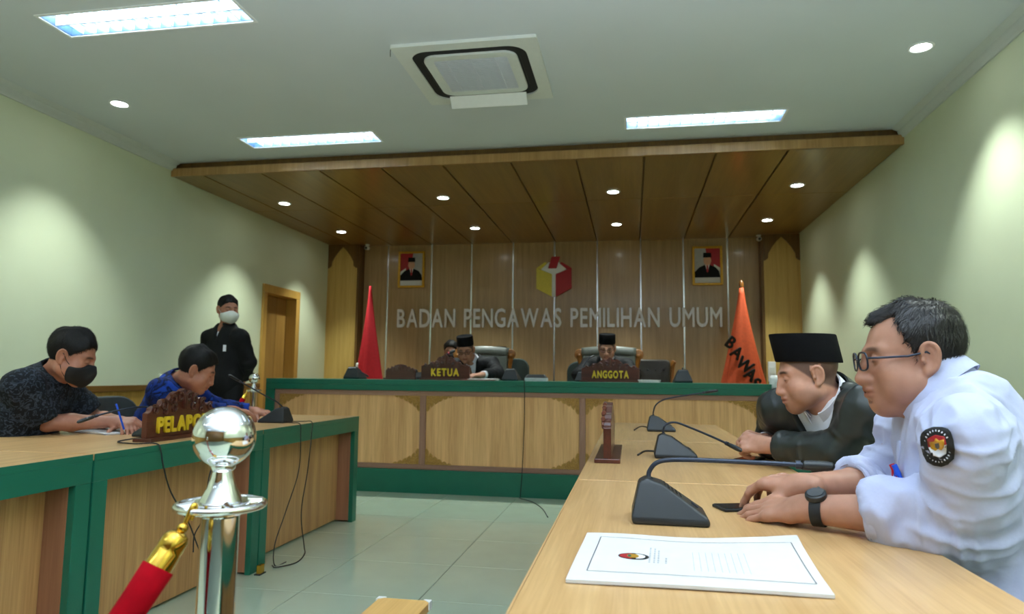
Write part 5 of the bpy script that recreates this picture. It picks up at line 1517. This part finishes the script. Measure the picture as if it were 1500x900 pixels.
# wrist watch
a = nrm(np.array(wl_)-np.array(el)); wc_ = np.array(el)+(np.array(wl_)-np.array(el))*.90; up = nrm(np.array([-.25,-.35,.90])-a*(a@np.array([-.25,-.35,.90]))); sd_ = np.cross(up, a)
b = MB(); ring_ = []
for k in range(28):
    q = 2*pi*k/28; ring_.append(wc_+up*(.0300*cos(q))+sd_*(.0335*sin(q)))
vs = []; fs = []
for p, k in zip(ring_, range(28)):
    o_ = nrm(p-wc_)
    vs += [p-a*.011, p+a*.011, p+a*.011+o_*.003, p-a*.011+o_*.003]
for k in range(28):
    j = (k+1) % 28
    for q in range(4): fs.append((4*k+q, 4*k+(q+1) % 4, 4*j+(q+1) % 4, 4*j+q))
b.add(vs, fs); wt = b.build('wrist_watch', M['blackm'], wm, world=True, smooth='auto')
MB().lathe([(.0,0),(.0205,0),(.0215,.004),(.0205,.010),(.018,.0115),(.0,.0115)], 28, wc_+up*.029, up).build('watch_case', M['black'], wt, world=True, smooth='auto')
MB().lathe([(.0,.0),(.0165,.0),(.016,.0012),(.0,.0014)], 24, wc_+up*.0406, up).build('watch_glass', M['black'], wt, world=True, smooth='auto')
MB().tube([wc_+up*.035-sd_*-.0+sd_*(.021)*-1, wc_+up*.035-sd_*.026], .003, 8).build('crown_button', M['chrome2'], wt, world=True)

# shoulder badge
def onsurf(obj, o, d):
    """nearest hit of a ray with a mesh built in world coordinates under obj's parent"""
    off = WL[obj.name]; hit, p, n, i = obj.ray_cast(Vector(o)-off, Vector(d).normalized()); return (p+off, n) if hit else (Vector(o), -Vector(d))
bpy.context.view_layer.update()
shirt = [c for c in wm.children if c.name.startswith('shirt')][0]
def patch(name, m, out, c, nrm_, upv_, parent, lift, sink=.02, sub=1):
    """flat cloth badge pressed on to the sleeve: the outline is dropped on the cloth point by point"""
    n = Vector(nrm_).normalized(); u = Vector(upv_); u = (u-n*u.dot(n)).normalized(); r = u.cross(n)
    rings = [1, .75, .5, .25]; vs = []; fs = []; N_ = len(out); cx = sum(x for x, y in out)/N_; cy = sum(y for x, y in out)/N_
    for s in rings:
        for x, y in out:
            p0 = Vector(c)+r*(cx+(x-cx)*s)+u*(cy+(y-cy)*s)+n*.08
            p, nn = onsurf(shirt, p0, -n); vs.append(p+n*(lift+.0045))
    p, nn = onsurf(shirt, Vector(c)+r*cx+u*cy+n*.08, -n); vs.append(p+n*(lift+.0045))
    for i in range(3):
        for k in range(N_): fs.append((i*N_+k, i*N_+(k+1) % N_, (i+1)*N_+(k+1) % N_, (i+1)*N_+k))
    for k in range(N_): fs.append((3*N_+k, 3*N_+(k+1) % N_, 4*N_))
    b = MB(); b.add(vs, fs); o = b.build(name, m, parent, world=True, smooth=True)
    sm = o.modifiers.new('thick', 'SOLIDIFY'); sm.thickness = .0012; sm.offset = 0
    return o
def dens(out, k=4):
    r = []
    for i in range(len(out)):
        a, b_ = out[i], out[(i+1) % len(out)]
        for j in range(k): r.append((a[0]+(b_[0]-a[0])*j/k, a[1]+(b_[1]-a[1])*j/k))
    return r
BD = dict(c=(.490,1.235,.956), n=(-.36,-.90,.16), u=(-.10,.10,1))
sh_out = [(x*.76, y*.76) for x, y in [(-.030,.026),(-.026,.034),(-.016,.039),(0,.042),(.016,.039),(.026,.034),(.030,.026),(.032,.008),(.031,-.012),(.026,-.030),(.014,-.040),(0,-.044),(-.014,-.040),(-.026,-.030),(-.031,-.012),(-.032,.008)]]
bd = patch('sleeve_badge', M['blackm'], dens(sh_out, 3), BD['c'], BD['n'], BD['u'], wm, .003)
sc = lambda k, dy=0, o=sh_out: [(x*k, y*k+dy) for x, y in o]
pb = dict(c=BD['c'], nrm_=BD['n'], upv_=BD['u'], parent=bd)
patch('badge_red_field', M['red'], dens([(-.0126,.0133),(0,.0178),(.0126,.0133),(.0133,.0),(-.0133,.0)], 3), lift=.0046, **pb)
patch('badge_white_field', M['shirtp'], dens([(-.0133,.0),(.0133,.0),(.0104,-.0133),(0,-.0192),(-.0104,-.0133)], 3), lift=.0046, **pb)
patch('badge_gold_bird', M['goldf'], dens([(a*.74, c*.74) for a, c in [(0,.016),(.005,.010),(.015,.012),(.013,-.004),(.006,-.010),(0,-.006),(-.006,-.010),(-.013,-.004),(-.015,.012),(-.005,.010)]], 2), lift=.006, **pb)
patch('badge_shield', M['ink'], dens([(-.003,.004),(.003,.004),(.003,-.002),(0,-.005),(-.003,-.002)], 1), lift=.0072, **pb)
# lettering ring on the badge, too small to read: short pale stitches
n_ = Vector(BD['n']).normalized(); u_ = Vector(BD['u']); u_ = (u_-n_*u_.dot(n_)).normalized(); r_ = u_.cross(n_)
b = MB()
for k in range(26):
    aa = 2*pi*k/26
    if abs(sin(aa)) < .25: continue
    x, y = .0182*cos(aa), .0250*sin(aa); p0 = Vector(BD['c'])+r_*x+u_*y+n_*.08; p, nn = onsurf(shirt, p0, -n_); p = p+n_*.0091
    tx = r_*(-sin(aa))+u_*cos(aa); ty = r_*cos(aa)+u_*sin(aa)
    b.add([p-tx*.0008-ty*.0015, p+tx*.0008-ty*.0015, p+tx*.0008+ty*.0015, p-tx*.0008+ty*.0015], [(0,1,2,3)])
o = b.build('badge_lettering', M['shirtp'], bd, world=True); o['kind'] = 'stuff'
seated_legs(wm, None, T, ((.42,1.36,.52),(.44,1.62,.52)), ((.45,1.36,.09),(.47,1.64,.09)))
# shirt front: placket strip, pocket tab and the two pens in it
pk = Torso.w
for nm, m, pts, r_w in (('placket', M['shirtw'], [T.w((.0,.155,T.L*.92)), T.w((.0,.165,T.L*.70)), T.w((.0,.17,T.L*.45))], .012),):
    vs = []; fs = []
    for k in range(13):
        z = T.L*(.88-.5*k/12); 
        for x in (-.014, .014):
            p, nn = onsurf(shirt, T.w((x-.0,.35,z)), -T.d((0,1,0))); vs.append(Vector(p)+Vector(T.d((0,1,0)))*.002)
    for k in range(12): fs.append((2*k, 2*k+1, 2*k+3, 2*k+2))
    b = MB(); b.add(vs, fs); o = b.build(nm, m, wm, world=True, smooth=True); sm = o.modifiers.new('thick', 'SOLIDIFY'); sm.thickness = .002
def chestpt(x, z, dy=.0):
    p, nn = onsurf(shirt, T.w((x,.35,z)), -T.d((0,1,0))); return Vector(p)+Vector(T.d((0,1,0)))*dy
def chpen(label, m1, m2, x, z, ln=.05):
    c = chestpt(x, z, .009); u = Vector(T.d((0.05,.10,1))).normalized()
    t = root('pen', label, 'pen', c); 
    MB().tube([-u*ln, u*.0], .0045, 10).build('barrel', m2, t, smooth='auto'); MB().tube([Vector((0,0,0)), u*.022], .0055, 10).build('cap', m1, t, smooth='auto')
    MB().box(-.001,.001,-.0015,.0015,-.02,.02).build('clip', m1, t).location = u*.003+Vector(T.d((0,1,0)))*.007
chpen('blue capped pen in the chest pocket of the white shirt', M['bluep'], M['bluep'], -.040, T.L*.765)
chpen('red capped pen in the chest pocket of the white shirt', M['redp'], M['redp'], -.018, T.L*.765)
z0_ = T.L*.62; vs = []
for i in range(7):
    for j in range(7): p = chestpt(-.09+.09*i/6, z0_+.10*j/6-.04, .0025); vs.append(p)
b = MB(); b.add(vs, [(i*7+j, (i+1)*7+j, (i+1)*7+j+1, i*7+j+1) for i in range(6) for j in range(6)]); o = b.build('pocket', M['shirtw'], wm, world=True, smooth=True); sm = o.modifiers.new('thick', 'SOLIDIFY'); sm.thickness = .002
office_chair('dark office chair under the white shirted man', (.93,1.44,0), -pi/2, M['chairg'])

# ---- man in the black jacket and songkok -----------------------------
F = head_frame((.600,2.505,1.064), 181, 12, 0, 1.0)
sl, sr = (.745,2.335,.960), (.545,2.70,.945)
T = Torso((.90,2.60,.50), (.672,2.535,.990), sl, sr)
el, er = (.665,2.395,.818), (.545,2.86,.812); wl_, wr_ = (.470,2.585,.822), (.492,2.735,.822)
sm_ = person('seated man in black jacket and black cap, white shirt open at the neck', (.88,2.6,0), F, T, sl, sr, el, er, wl_, wr_,
    (dict(d=(-.80,.55,.05), n=(-.30,-.72,.62), curl=[(.85,.95,.6),(.9,1.0,.6),(.95,1.0,.6),(1.0,1.0,.6)], spread=.0, thumb=(.5,.3,.4)),
     dict(d=(-.85,-.35,.12), n=(-.25,.60,.75), curl=[(.7,.9,.6),(.75,.95,.6),(.8,1.0,.6),(.9,1.0,.6)], spread=.0, thumb=(.6,.4,.3))),
    h=.003, skin='skin3', tint=dict(brow=1, stubble=.55, scalp=.85), head=dict(fat=.005, lips=.95))
garment('white_shirt', sm_, M['shirtp'], T, sl, sr, None, None, None, None, e=.002, h=.006, neck_cut=neckcut(F, T, .058, .062), amp=.002)
garment('jacket', sm_, M['jacket'], T, sl, sr, el, er, wl_, wr_, e=.022, h=.005, cuts=(.80,.82), neck_cut=neckcut(F, T, .074, .086), vcut=vwedge(T, T.L, T.L*.25, T.L, .092), amp=.006, r=(.076,.066,.050), seed=9.2, g=.009)
Rn = neckframe(F, T)
collar_obj('collar', M['shirtp'], sm_, T.neck+Rn@np.array([0,.012,.026]), Rn, .068, .080, h=.040, fold=.050, gap=20, drop=.040, spread=.004)
collar_obj('jacket_collar', M['jacket'], sm_, T.neck+Rn@np.array([0,.0,-.004]), Rn, .080, .084, h=.042, fold=.060, gap=58, drop=.03, spread=.012, th=.006)
for e_, w_, c in ((el, wl_, .80), (er, wr_, .82)):
    e_ = np.array(e_); w_ = np.array(w_); a = nrm(w_-e_); c0 = e_+(w_-e_)*c
    MB().lathe([(.034,-.045),(.047,-.045),(.049,-.038),(.047,-.004),(.043,.002),(.036,.0)], 30, c0, a).build('knit_cuff', M['blackm'], sm_, world=True, smooth='auto')
    MB().lathe([(.030,-.01),(.037,-.01),(.037,.012),(.032,.014)], 26, c0, a).build('shirt_cuff', M['shirtp'], sm_, world=True, smooth='auto')
songkok(sm_, F, .050, .098, .086, .106, tilt=-.22, flare=.03)
eyes(sm_, F, (.0,.9,-.5))
seated_legs(sm_, None, T, ((.48,2.42,.52),(.42,2.62,.52)), ((.50,2.40,.09),(.44,2.62,.09)))
office_chair('dark office chair under the capped man in the black jacket', (1.0,2.62,0), -pi/2+.4, M['chairg'])
# two finger rings
hand_rings = [(.405,2.625,.845), (.392,2.66,.858)]

# ---- man with the black mask ------------------------------------------
F = head_frame((-2.705,2.925,1.120), 22, 20, 0, 1.06)
sl, sr = (-2.89,3.10,.975), (-2.815,2.770,.985)
T = Torso((-3.10,2.88,.50), (-2.815,2.940,1.040), sl, sr)
el, er = (-2.66,3.27,.80), (-2.79,2.905,.808); wl_, wr_ = (-2.58,3.33,.80), (-2.575,3.085,.805)
wl_ = (-2.56,3.13,.80); el = (-2.80,3.21,.81)
mm = person('seated man in charcoal patterned shirt and black face mask writing on the left desks', (-3.05,2.88,0), F, T, sl, sr, el, er, wl_, wr_,
    (dict(d=(.75,-.55,-.15), n=(.1,.1,1), curl=[(.3,.4,.3)]*4, spread=.04),
     dict(d=(.90,.25,-.05), n=(-.1,-.55,.85), curl=[(.7,.7,.4),(.75,.8,.5),(.8,.9,.5),(.9,.9,.5)], spread=.02, thumb=(.5,.4,.4))),
    h=.004, skin='skin2', tint=dict(brow=1), head=dict(fat=.006))
garment('batik_shirt', mm, M['batik'], T, sl, sr, el, er, wl_, wr_, e=.016, h=.007, sl_len='short', cuts=(.80,.84), neck_cut=neckcut(F, T, .062, .070), amp=.006, r=(.074,.070,.05), w=1.06, belly=1.15, seed=5)
Rn = neckframe(F, T); collar_obj('collar', M['batik'], mm, T.neck+Rn@np.array([0,.004,.010]), Rn, .066, .070, h=.032, fold=.042, gap=28, drop=.02)
ho = hair_obj(mm, F, M['hair'], .004, front=.076, thick=.014, side=.006, low=.02, seed=1, top=.004); strands(mm, ho, F, 2200, .024, M['hair'], 4)
facemask(mm, F, M['maskb'], .004, fat=.006); eyes(mm, F, (0,.9,-.5))
seated_legs(mm, None, T, ((-2.66,2.98,.52),(-2.66,2.80,.52)), ((-2.70,2.98,.09),(-2.70,2.80,.09)))
office_chair('dark office chair behind the black masked man, at the left picture edge', (-3.16,2.88,0), pi/2, M['chairg'], top=.90)

# ---- man in the blue shirt ------------------------------------------------
F = head_frame((-2.515,3.63,1.066), 32, 24, -4, 1.04)
sl, sr = (-2.75,3.87,.965), (-2.65,3.51,.950)
T = Torso((-2.90,3.64,.50), (-2.650,3.672,1.008), sl, sr)
el, er = (-2.58,4.10,.815), (-2.56,3.72,.82); wl_, wr_ = (-2.42,4.02,.812), (-2.43,3.905,.825)
wl_ = (-2.44,4.19,.805); el = (-2.64,4.07,.83)
bm_ = person('seated man in dark blue patterned shirt bent over papers behind the PELAPOR nameplate', (-2.92,3.62,0), F, T, sl, sr, el, er, wl_, wr_,
    (dict(d=(.85,-.25,-.10), n=(.15,-.2,.95), curl=[(.5,.6,.4)]*4, spread=.05, thumb=(.6,.4,.3)),
     dict(d=(.62,.72,-.15), n=(-.1,-.3,.95), curl=[(.4,.5,.3)]*4, spread=.05, thumb=(.6,.4,.3))),
    h=.0045, skin='skin2', tint=dict(brow=1))
garment('batik_shirt', bm_, M['bluebatik'], T, sl, sr, el, er, wl_, wr_, e=.012, h=.007, cuts=(.80,.78), neck_cut=neckcut(F, T, .060, .068), amp=.006, seed=8)
Rn = neckframe(F, T); collar_obj('collar', M['bluebatik'], bm_, T.neck+Rn@np.array([0,.004,.010]), Rn, .064, .068, h=.032, fold=.042, gap=28, drop=.02)
ho = hair_obj(bm_, F, M['hair'], .004, front=.080, thick=.014, side=.005, low=.012, seed=4, top=.004); strands(bm_, ho, F, 1800, .024, M['hair'], 5); eyes(bm_, F, (0,.85,-.6))
seated_legs(bm_, None, T, ((-2.50,3.78,.52),(-2.50,3.60,.52)), ((-2.52,3.80,.09),(-2.52,3.60,.09)))
office_chair('grey plastic backed chair of the blue shirted man, seen between the two writers', (-3.0,3.72,0), pi/2, M['chairp'], hw=.25, top=.905, curve=.07)

# ---- standing guard ---------------------------------------------------------
F = head_frame((-3.525,5.50,1.605), -38, 6, 0, 1.0)
sl, sr = (-3.365,5.45,1.365), (-3.710,5.53,1.365)
T = Torso((-3.545,5.53,.93), (-3.54,5.51,1.455), sl, sr)
el, er = (-3.315,5.53,1.155), (-3.79,5.60,1.14); wl_, wr_ = (-3.44,5.66,1.00), (-3.62,5.70,.98)
gd = person('standing man in black suit and white face mask by the left wall', (-3.54,5.53,0), F, T, sl, sr, el, er, wl_, wr_,
    (dict(d=(-.7,.2,-.6), n=(.2,.95,.1), curl=[(.4,.5,.3)]*4), dict(d=(.7,.1,-.5), n=(.1,.95,.1), curl=[(.5,.6,.4)]*4)), h=.005, skin='skin2', tint=dict(brow=1))
garment('white_shirt', gd, M['shirtp'], T, sl, sr, None, None, None, None, e=-.002, h=.007, neck_cut=neckcut(F, T, .046, .048), amp=.001)
garment('black_suit', gd, M['suit'], T, sl, sr, el, er, wl_, wr_, e=.012, h=.007, cuts=(.90,.90), neck_cut=neckcut(F, T, .050, .054), vcut=vwedge(T, T.L, T.L*.78, T.L, .028), amp=.005, r=(.070,.060,.046), w=1.0, seed=6)
Rn = neckframe(F, T); collar_obj('collar', M['suit'], gd, T.neck+Rn@np.array([0,.004,.004]), Rn, .054, .058, h=.046, fold=.03, gap=24, drop=.0)
B = Body()
for s, kx in ((-1, -3.64), (1, -3.43)):
    hp = np.array((-3.545+.085*s, 5.53, .92)); kn = np.array((-3.545+.105*s, 5.50, .50)); ft = np.array((-3.545+.115*s, 5.53, .075))
    B.cone(hp, kn, .092, .066, .03); B.cone(kn, ft, .068, .056, .03)
B.ell((-3.545,5.53,.95), (.155,.115,.12), .04)
v, f = B.mesh(.009); v = smooth_mesh(v, f, 2); n = vnormals(v, f); v = wrinkle(v, n, .005, seed=2); np_obj('trousers', v, f, M['suit'], gd)
for s in (-1, 1):
    hull('shoe', [(-3.545+.115*s-.045,5.57,0),(-3.545+.115*s+.045,5.57,0),(-3.545+.125*s-.04,5.30,0),(-3.545+.125*s+.04,5.30,0),(-3.545+.115*s-.04,5.57,.08),(-3.545+.115*s+.04,5.57,.08),(-3.545+.12*s-.035,5.34,.045),(-3.545+.12*s+.035,5.34,.045)], M['shoe'], None, .01)
for o in [o for o in bpy.data.objects if o.name.startswith('shoe') and o.parent is None]:
    o.parent = gd; o.data.transform(Matrix.Translation(-wloc(gd)))
hair_obj(gd, F, M['hair'], .005, front=.080, thick=.012, side=.002, low=.0, seed=7); facemask(gd, F, M['maskw'], .005, True); eyes(gd, F, (0,.95,-.2))
boxo('name_badge', M['shirtp'], -3.455, -3.43, 5.345, 5.352, 1.24, 1.295, gd)

# ---- the two men on the bench --------------------------------------------------
def suited(label, loc, F, T, sl, sr, el, er, wl_, wr_, hands, glass=True, seed=0, skin='skin', cap=True, tie=True):
    t = person(label, loc, F, T, sl, sr, el, er, wl_, wr_, hands, h=.005, skin=skin, tint=dict(brow=1, scalp=.9))
    garment('white_shirt', t, M['shirtp'], T, sl, sr, None, None, None, None, e=.0, h=.007, neck_cut=neckcut(F, T, .056, .060), amp=.001)
    garment('suit_jacket', t, M['suit'], T, sl, sr, el, er, wl_, wr_, e=.018, h=.007, cuts=(.86,.86), neck_cut=neckcut(F, T, .066, .078), vcut=vwedge(T, T.L, T.L*.45, T.L, .060), amp=.005, r=(.072,.062,.048), seed=seed)
    Rn = neckframe(F, T); collar_obj('collar', M['shirtp'], t, T.neck+Rn@np.array([0,.004,.010]), Rn, .060, .064, h=.034, fold=.045, gap=22, drop=.03)
    if tie:
        vs = []; a = T.w
        p = [a((0,.135,T.L*.93)), a((0,.150,T.L*.80)), a((0,.155,T.L*.55))]
        b = MB(); b.tube(bez(p, 5), [.016,.012,.014,.016,.018,.020,.021,.022,.022,.022,.022], 8, flat=.4); b.build('tie', M['cold'], t, world=True, smooth=True)
    for e_, w_, c in ((el, wl_, .86), (er, wr_, .86)):
        e_ = np.array(e_); w_ = np.array(w_); a = nrm(w_-e_); c0 = e_+(w_-e_)*c
        MB().lathe([(.030,-.02),(.040,-.02),(.040,.020),(.035,.022)], 22, c0, a).build('shirt_cuff', M['shirtp'], t, world=True, smooth='auto')
    if cap: songkok(t, F, .056, .100, .085, .103, tilt=-.10)
    eyes(t, F, (0,.85,-.55))
    if glass: glasses(t, F, M['blackm'], .0245, .0165, rr=.0022)
    return t
F = head_frame((-1.688,6.86,1.310), -86, 20, -3, 1.0)
sl, sr = (-1.425,6.95,1.175), (-1.83,6.97,1.150)
T = Torso((-1.60,7.15,.73), (-1.640,6.975,1.215), sl, sr)
el, er = (-1.32,6.74,1.075), (-1.93,6.74,1.075); wl_, wr_ = (-1.435,6.50,1.062), (-1.78,6.50,1.06)
km = suited('seated man in black suit, cap and glasses behind the KETUA nameplate', (-1.60,7.15,PODZ), F, T, sl, sr, el, er, wl_, wr_,
    (dict(d=(-.8,-.5,-.05), n=(0,-.2,1), curl=[(.35,.4,.3)]*4, thumb=(.6,.4,.3)), dict(d=(.5,-.8,-.05), n=(0,0,1), curl=[(.3,.4,.3)]*4)), seed=1.5)
def lift_legs(t, T, c, kn):
    B = Body(); B.ell((0,-.01,.03), (.17,.125,.13), .05, T)
    for s in (-1, 1):
        hp = T.w((s*.09,0,.02)); k_ = np.array((c[0]+s*-.11, kn, .72)); ft = np.array((c[0]+s*-.11, kn+.03, .29))
        B.cone(hp, k_, .085, .064, .04); B.cone(k_, ft, .064, .05, .03)
    v, f = B.mesh(.014); v = smooth_mesh(v, f, 2); np_obj('trousers', v, f, M['suit'], t)
    for s in (-1, 1): o = hull('shoe', [(c[0]-.11*s+dx-wloc(t).x, kn+dy-wloc(t).y, z-wloc(t).z) for dx in (-.04,.04) for dy, z in ((.08,.2),(-.17,.2),(.08,.285),(-.10,.25))], M['shoe'], t, .01)
lift_legs(km, T, (-1.60,), 6.80)
F = head_frame((-.248,6.95,1.335), -92, 16, 2, .98)
sl, sr = (-.055,7.02,1.175), (-.440,7.02,1.175)
T = Torso((-.245,7.17,.73), (-.247,7.045,1.225), sl, sr)
el, er = (.02,6.82,1.075), (-.53,6.82,1.075); wl_, wr_ = (-.13,6.56,1.06), (-.37,6.56,1.06)
am = suited('seated man in black suit, cap and glasses behind the ANGGOTA nameplate', (-.245,7.17,PODZ), F, T, sl, sr, el, er, wl_, wr_,
    (dict(d=(-.6,-.7,-.05), n=(0,0,1), curl=[(.35,.4,.3)]*4), dict(d=(.6,-.7,-.05), n=(0,0,1), curl=[(.35,.4,.3)]*4)), seed=4.5, skin='skin3')
lift_legs(am, T, (-.245,), 6.82)
exec_chair('tall grey-green leather chair with brown scroll side behind the KETUA man', (-1.60,7.14,PODZ), 0, M['leather'], top=1.16, hw=.30)
exec_chair('grey-green leather chair with two gilt scroll sides behind the ANGGOTA man', (-.245,7.16,PODZ), 0, M['leather'], top=1.165, hw=.315)
exec_chair('low dark brown button-tufted chair right of the ANGGOTA man', (.22,7.75,PODZ), 0, M['tuft'], tufted=True, top=1.06, hw=.235)
office_chair('dark green fabric chair right of the KETUA man', (-1.40,7.72,PODZ), 0, M['chairg'], hw=.22, top=1.06)
office_chair('dark green fabric chair left of the ANGGOTA man', (-.52,7.74,PODZ), 0, M['chairg'], hw=.22, top=1.03)

# ---- person seated further back, mostly hidden ------------------------------------
F = head_frame((-2.155,8.02,1.335), -84, 8, 0, .98)
sl, sr = (-1.97,8.05,1.13), (-2.34,8.05,1.13)
T = Torso((-2.155,8.16,.73), (-2.155,8.06,1.18), sl, sr)
el, er = (-1.94,7.92,.94), (-2.37,7.92,.94); wl_, wr_ = (-2.04,7.76,.88), (-2.26,7.76,.88)
bp_ = person('dark haired person seated far back, half hidden behind the man with the KETUA nameplate', (-2.155,8.16,PODZ), F, T, sl, sr, el, er, wl_, wr_,
    (dict(d=(-.4,-.8,-.2), n=(0,0,1), curl=[(.4,.5,.3)]*4), dict(d=(.4,-.8,-.2), n=(0,0,1), curl=[(.4,.5,.3)]*4)), h=.006, tint=dict(brow=1))
garment('dark_jacket', bp_, M['suit'], T, sl, sr, el, er, wl_, wr_, e=.012, h=.009, cuts=(.9,.9), neck_cut=neckcut(F, T, .056, .060), amp=.004)
hair_obj(bp_, F, M['hair'], .006, front=.085, thick=.020, side=.008, low=.02, seed=3); facemask(bp_, F, M['maskb'], .005); eyes(bp_, F)
lift_legs(bp_, T, (-2.155,), 7.80)
office_chair('dark chair under the person seated far back', (-2.155,8.20,PODZ), 0, M['chairg'], hw=.21, top=.95)
# cap shape added in place of a hidden person's hair, on the back row
ck = root('office_chair', 'chair far back with a black top on its backrest standing in for a hidden person', 'chair', (-1.64,8.36,PODZ))
pad('backrest', rounded(.20, .56, 1.12, .1), .10, .15, M['chairg'], ck, .04, .01); b = MB(); b.prism(rounded(.22, -.22, .22, .08), .40, .46, 'z'); b.build('seat', M['chairg'], ck, bevel=.01)
for sx in (-1, 1):
    for sy in (-1, 1): MB().tube([(sx*.18, sy*.18, .0), (sx*.17, sy*.17, .42)], .014, 8).build('leg', M['black'], ck)
    MB().tube([(sx*.15,.17,.41),(sx*.15,.165,.62)], .013, 8).build('back_support', M['black'], ck)
cp = root('cap', 'black top on the far chair back standing in for the hair of a hidden person, right of the KETUA man', 'cap', (-1.64,8.485,PODZ+1.122))
MB().lathe([(.0,.105),(.075,.10),(.086,.09),(.09,.0),(.0,.0)], 26).build('hidden_hair_top', M['songkok'], cp, smooth='auto')
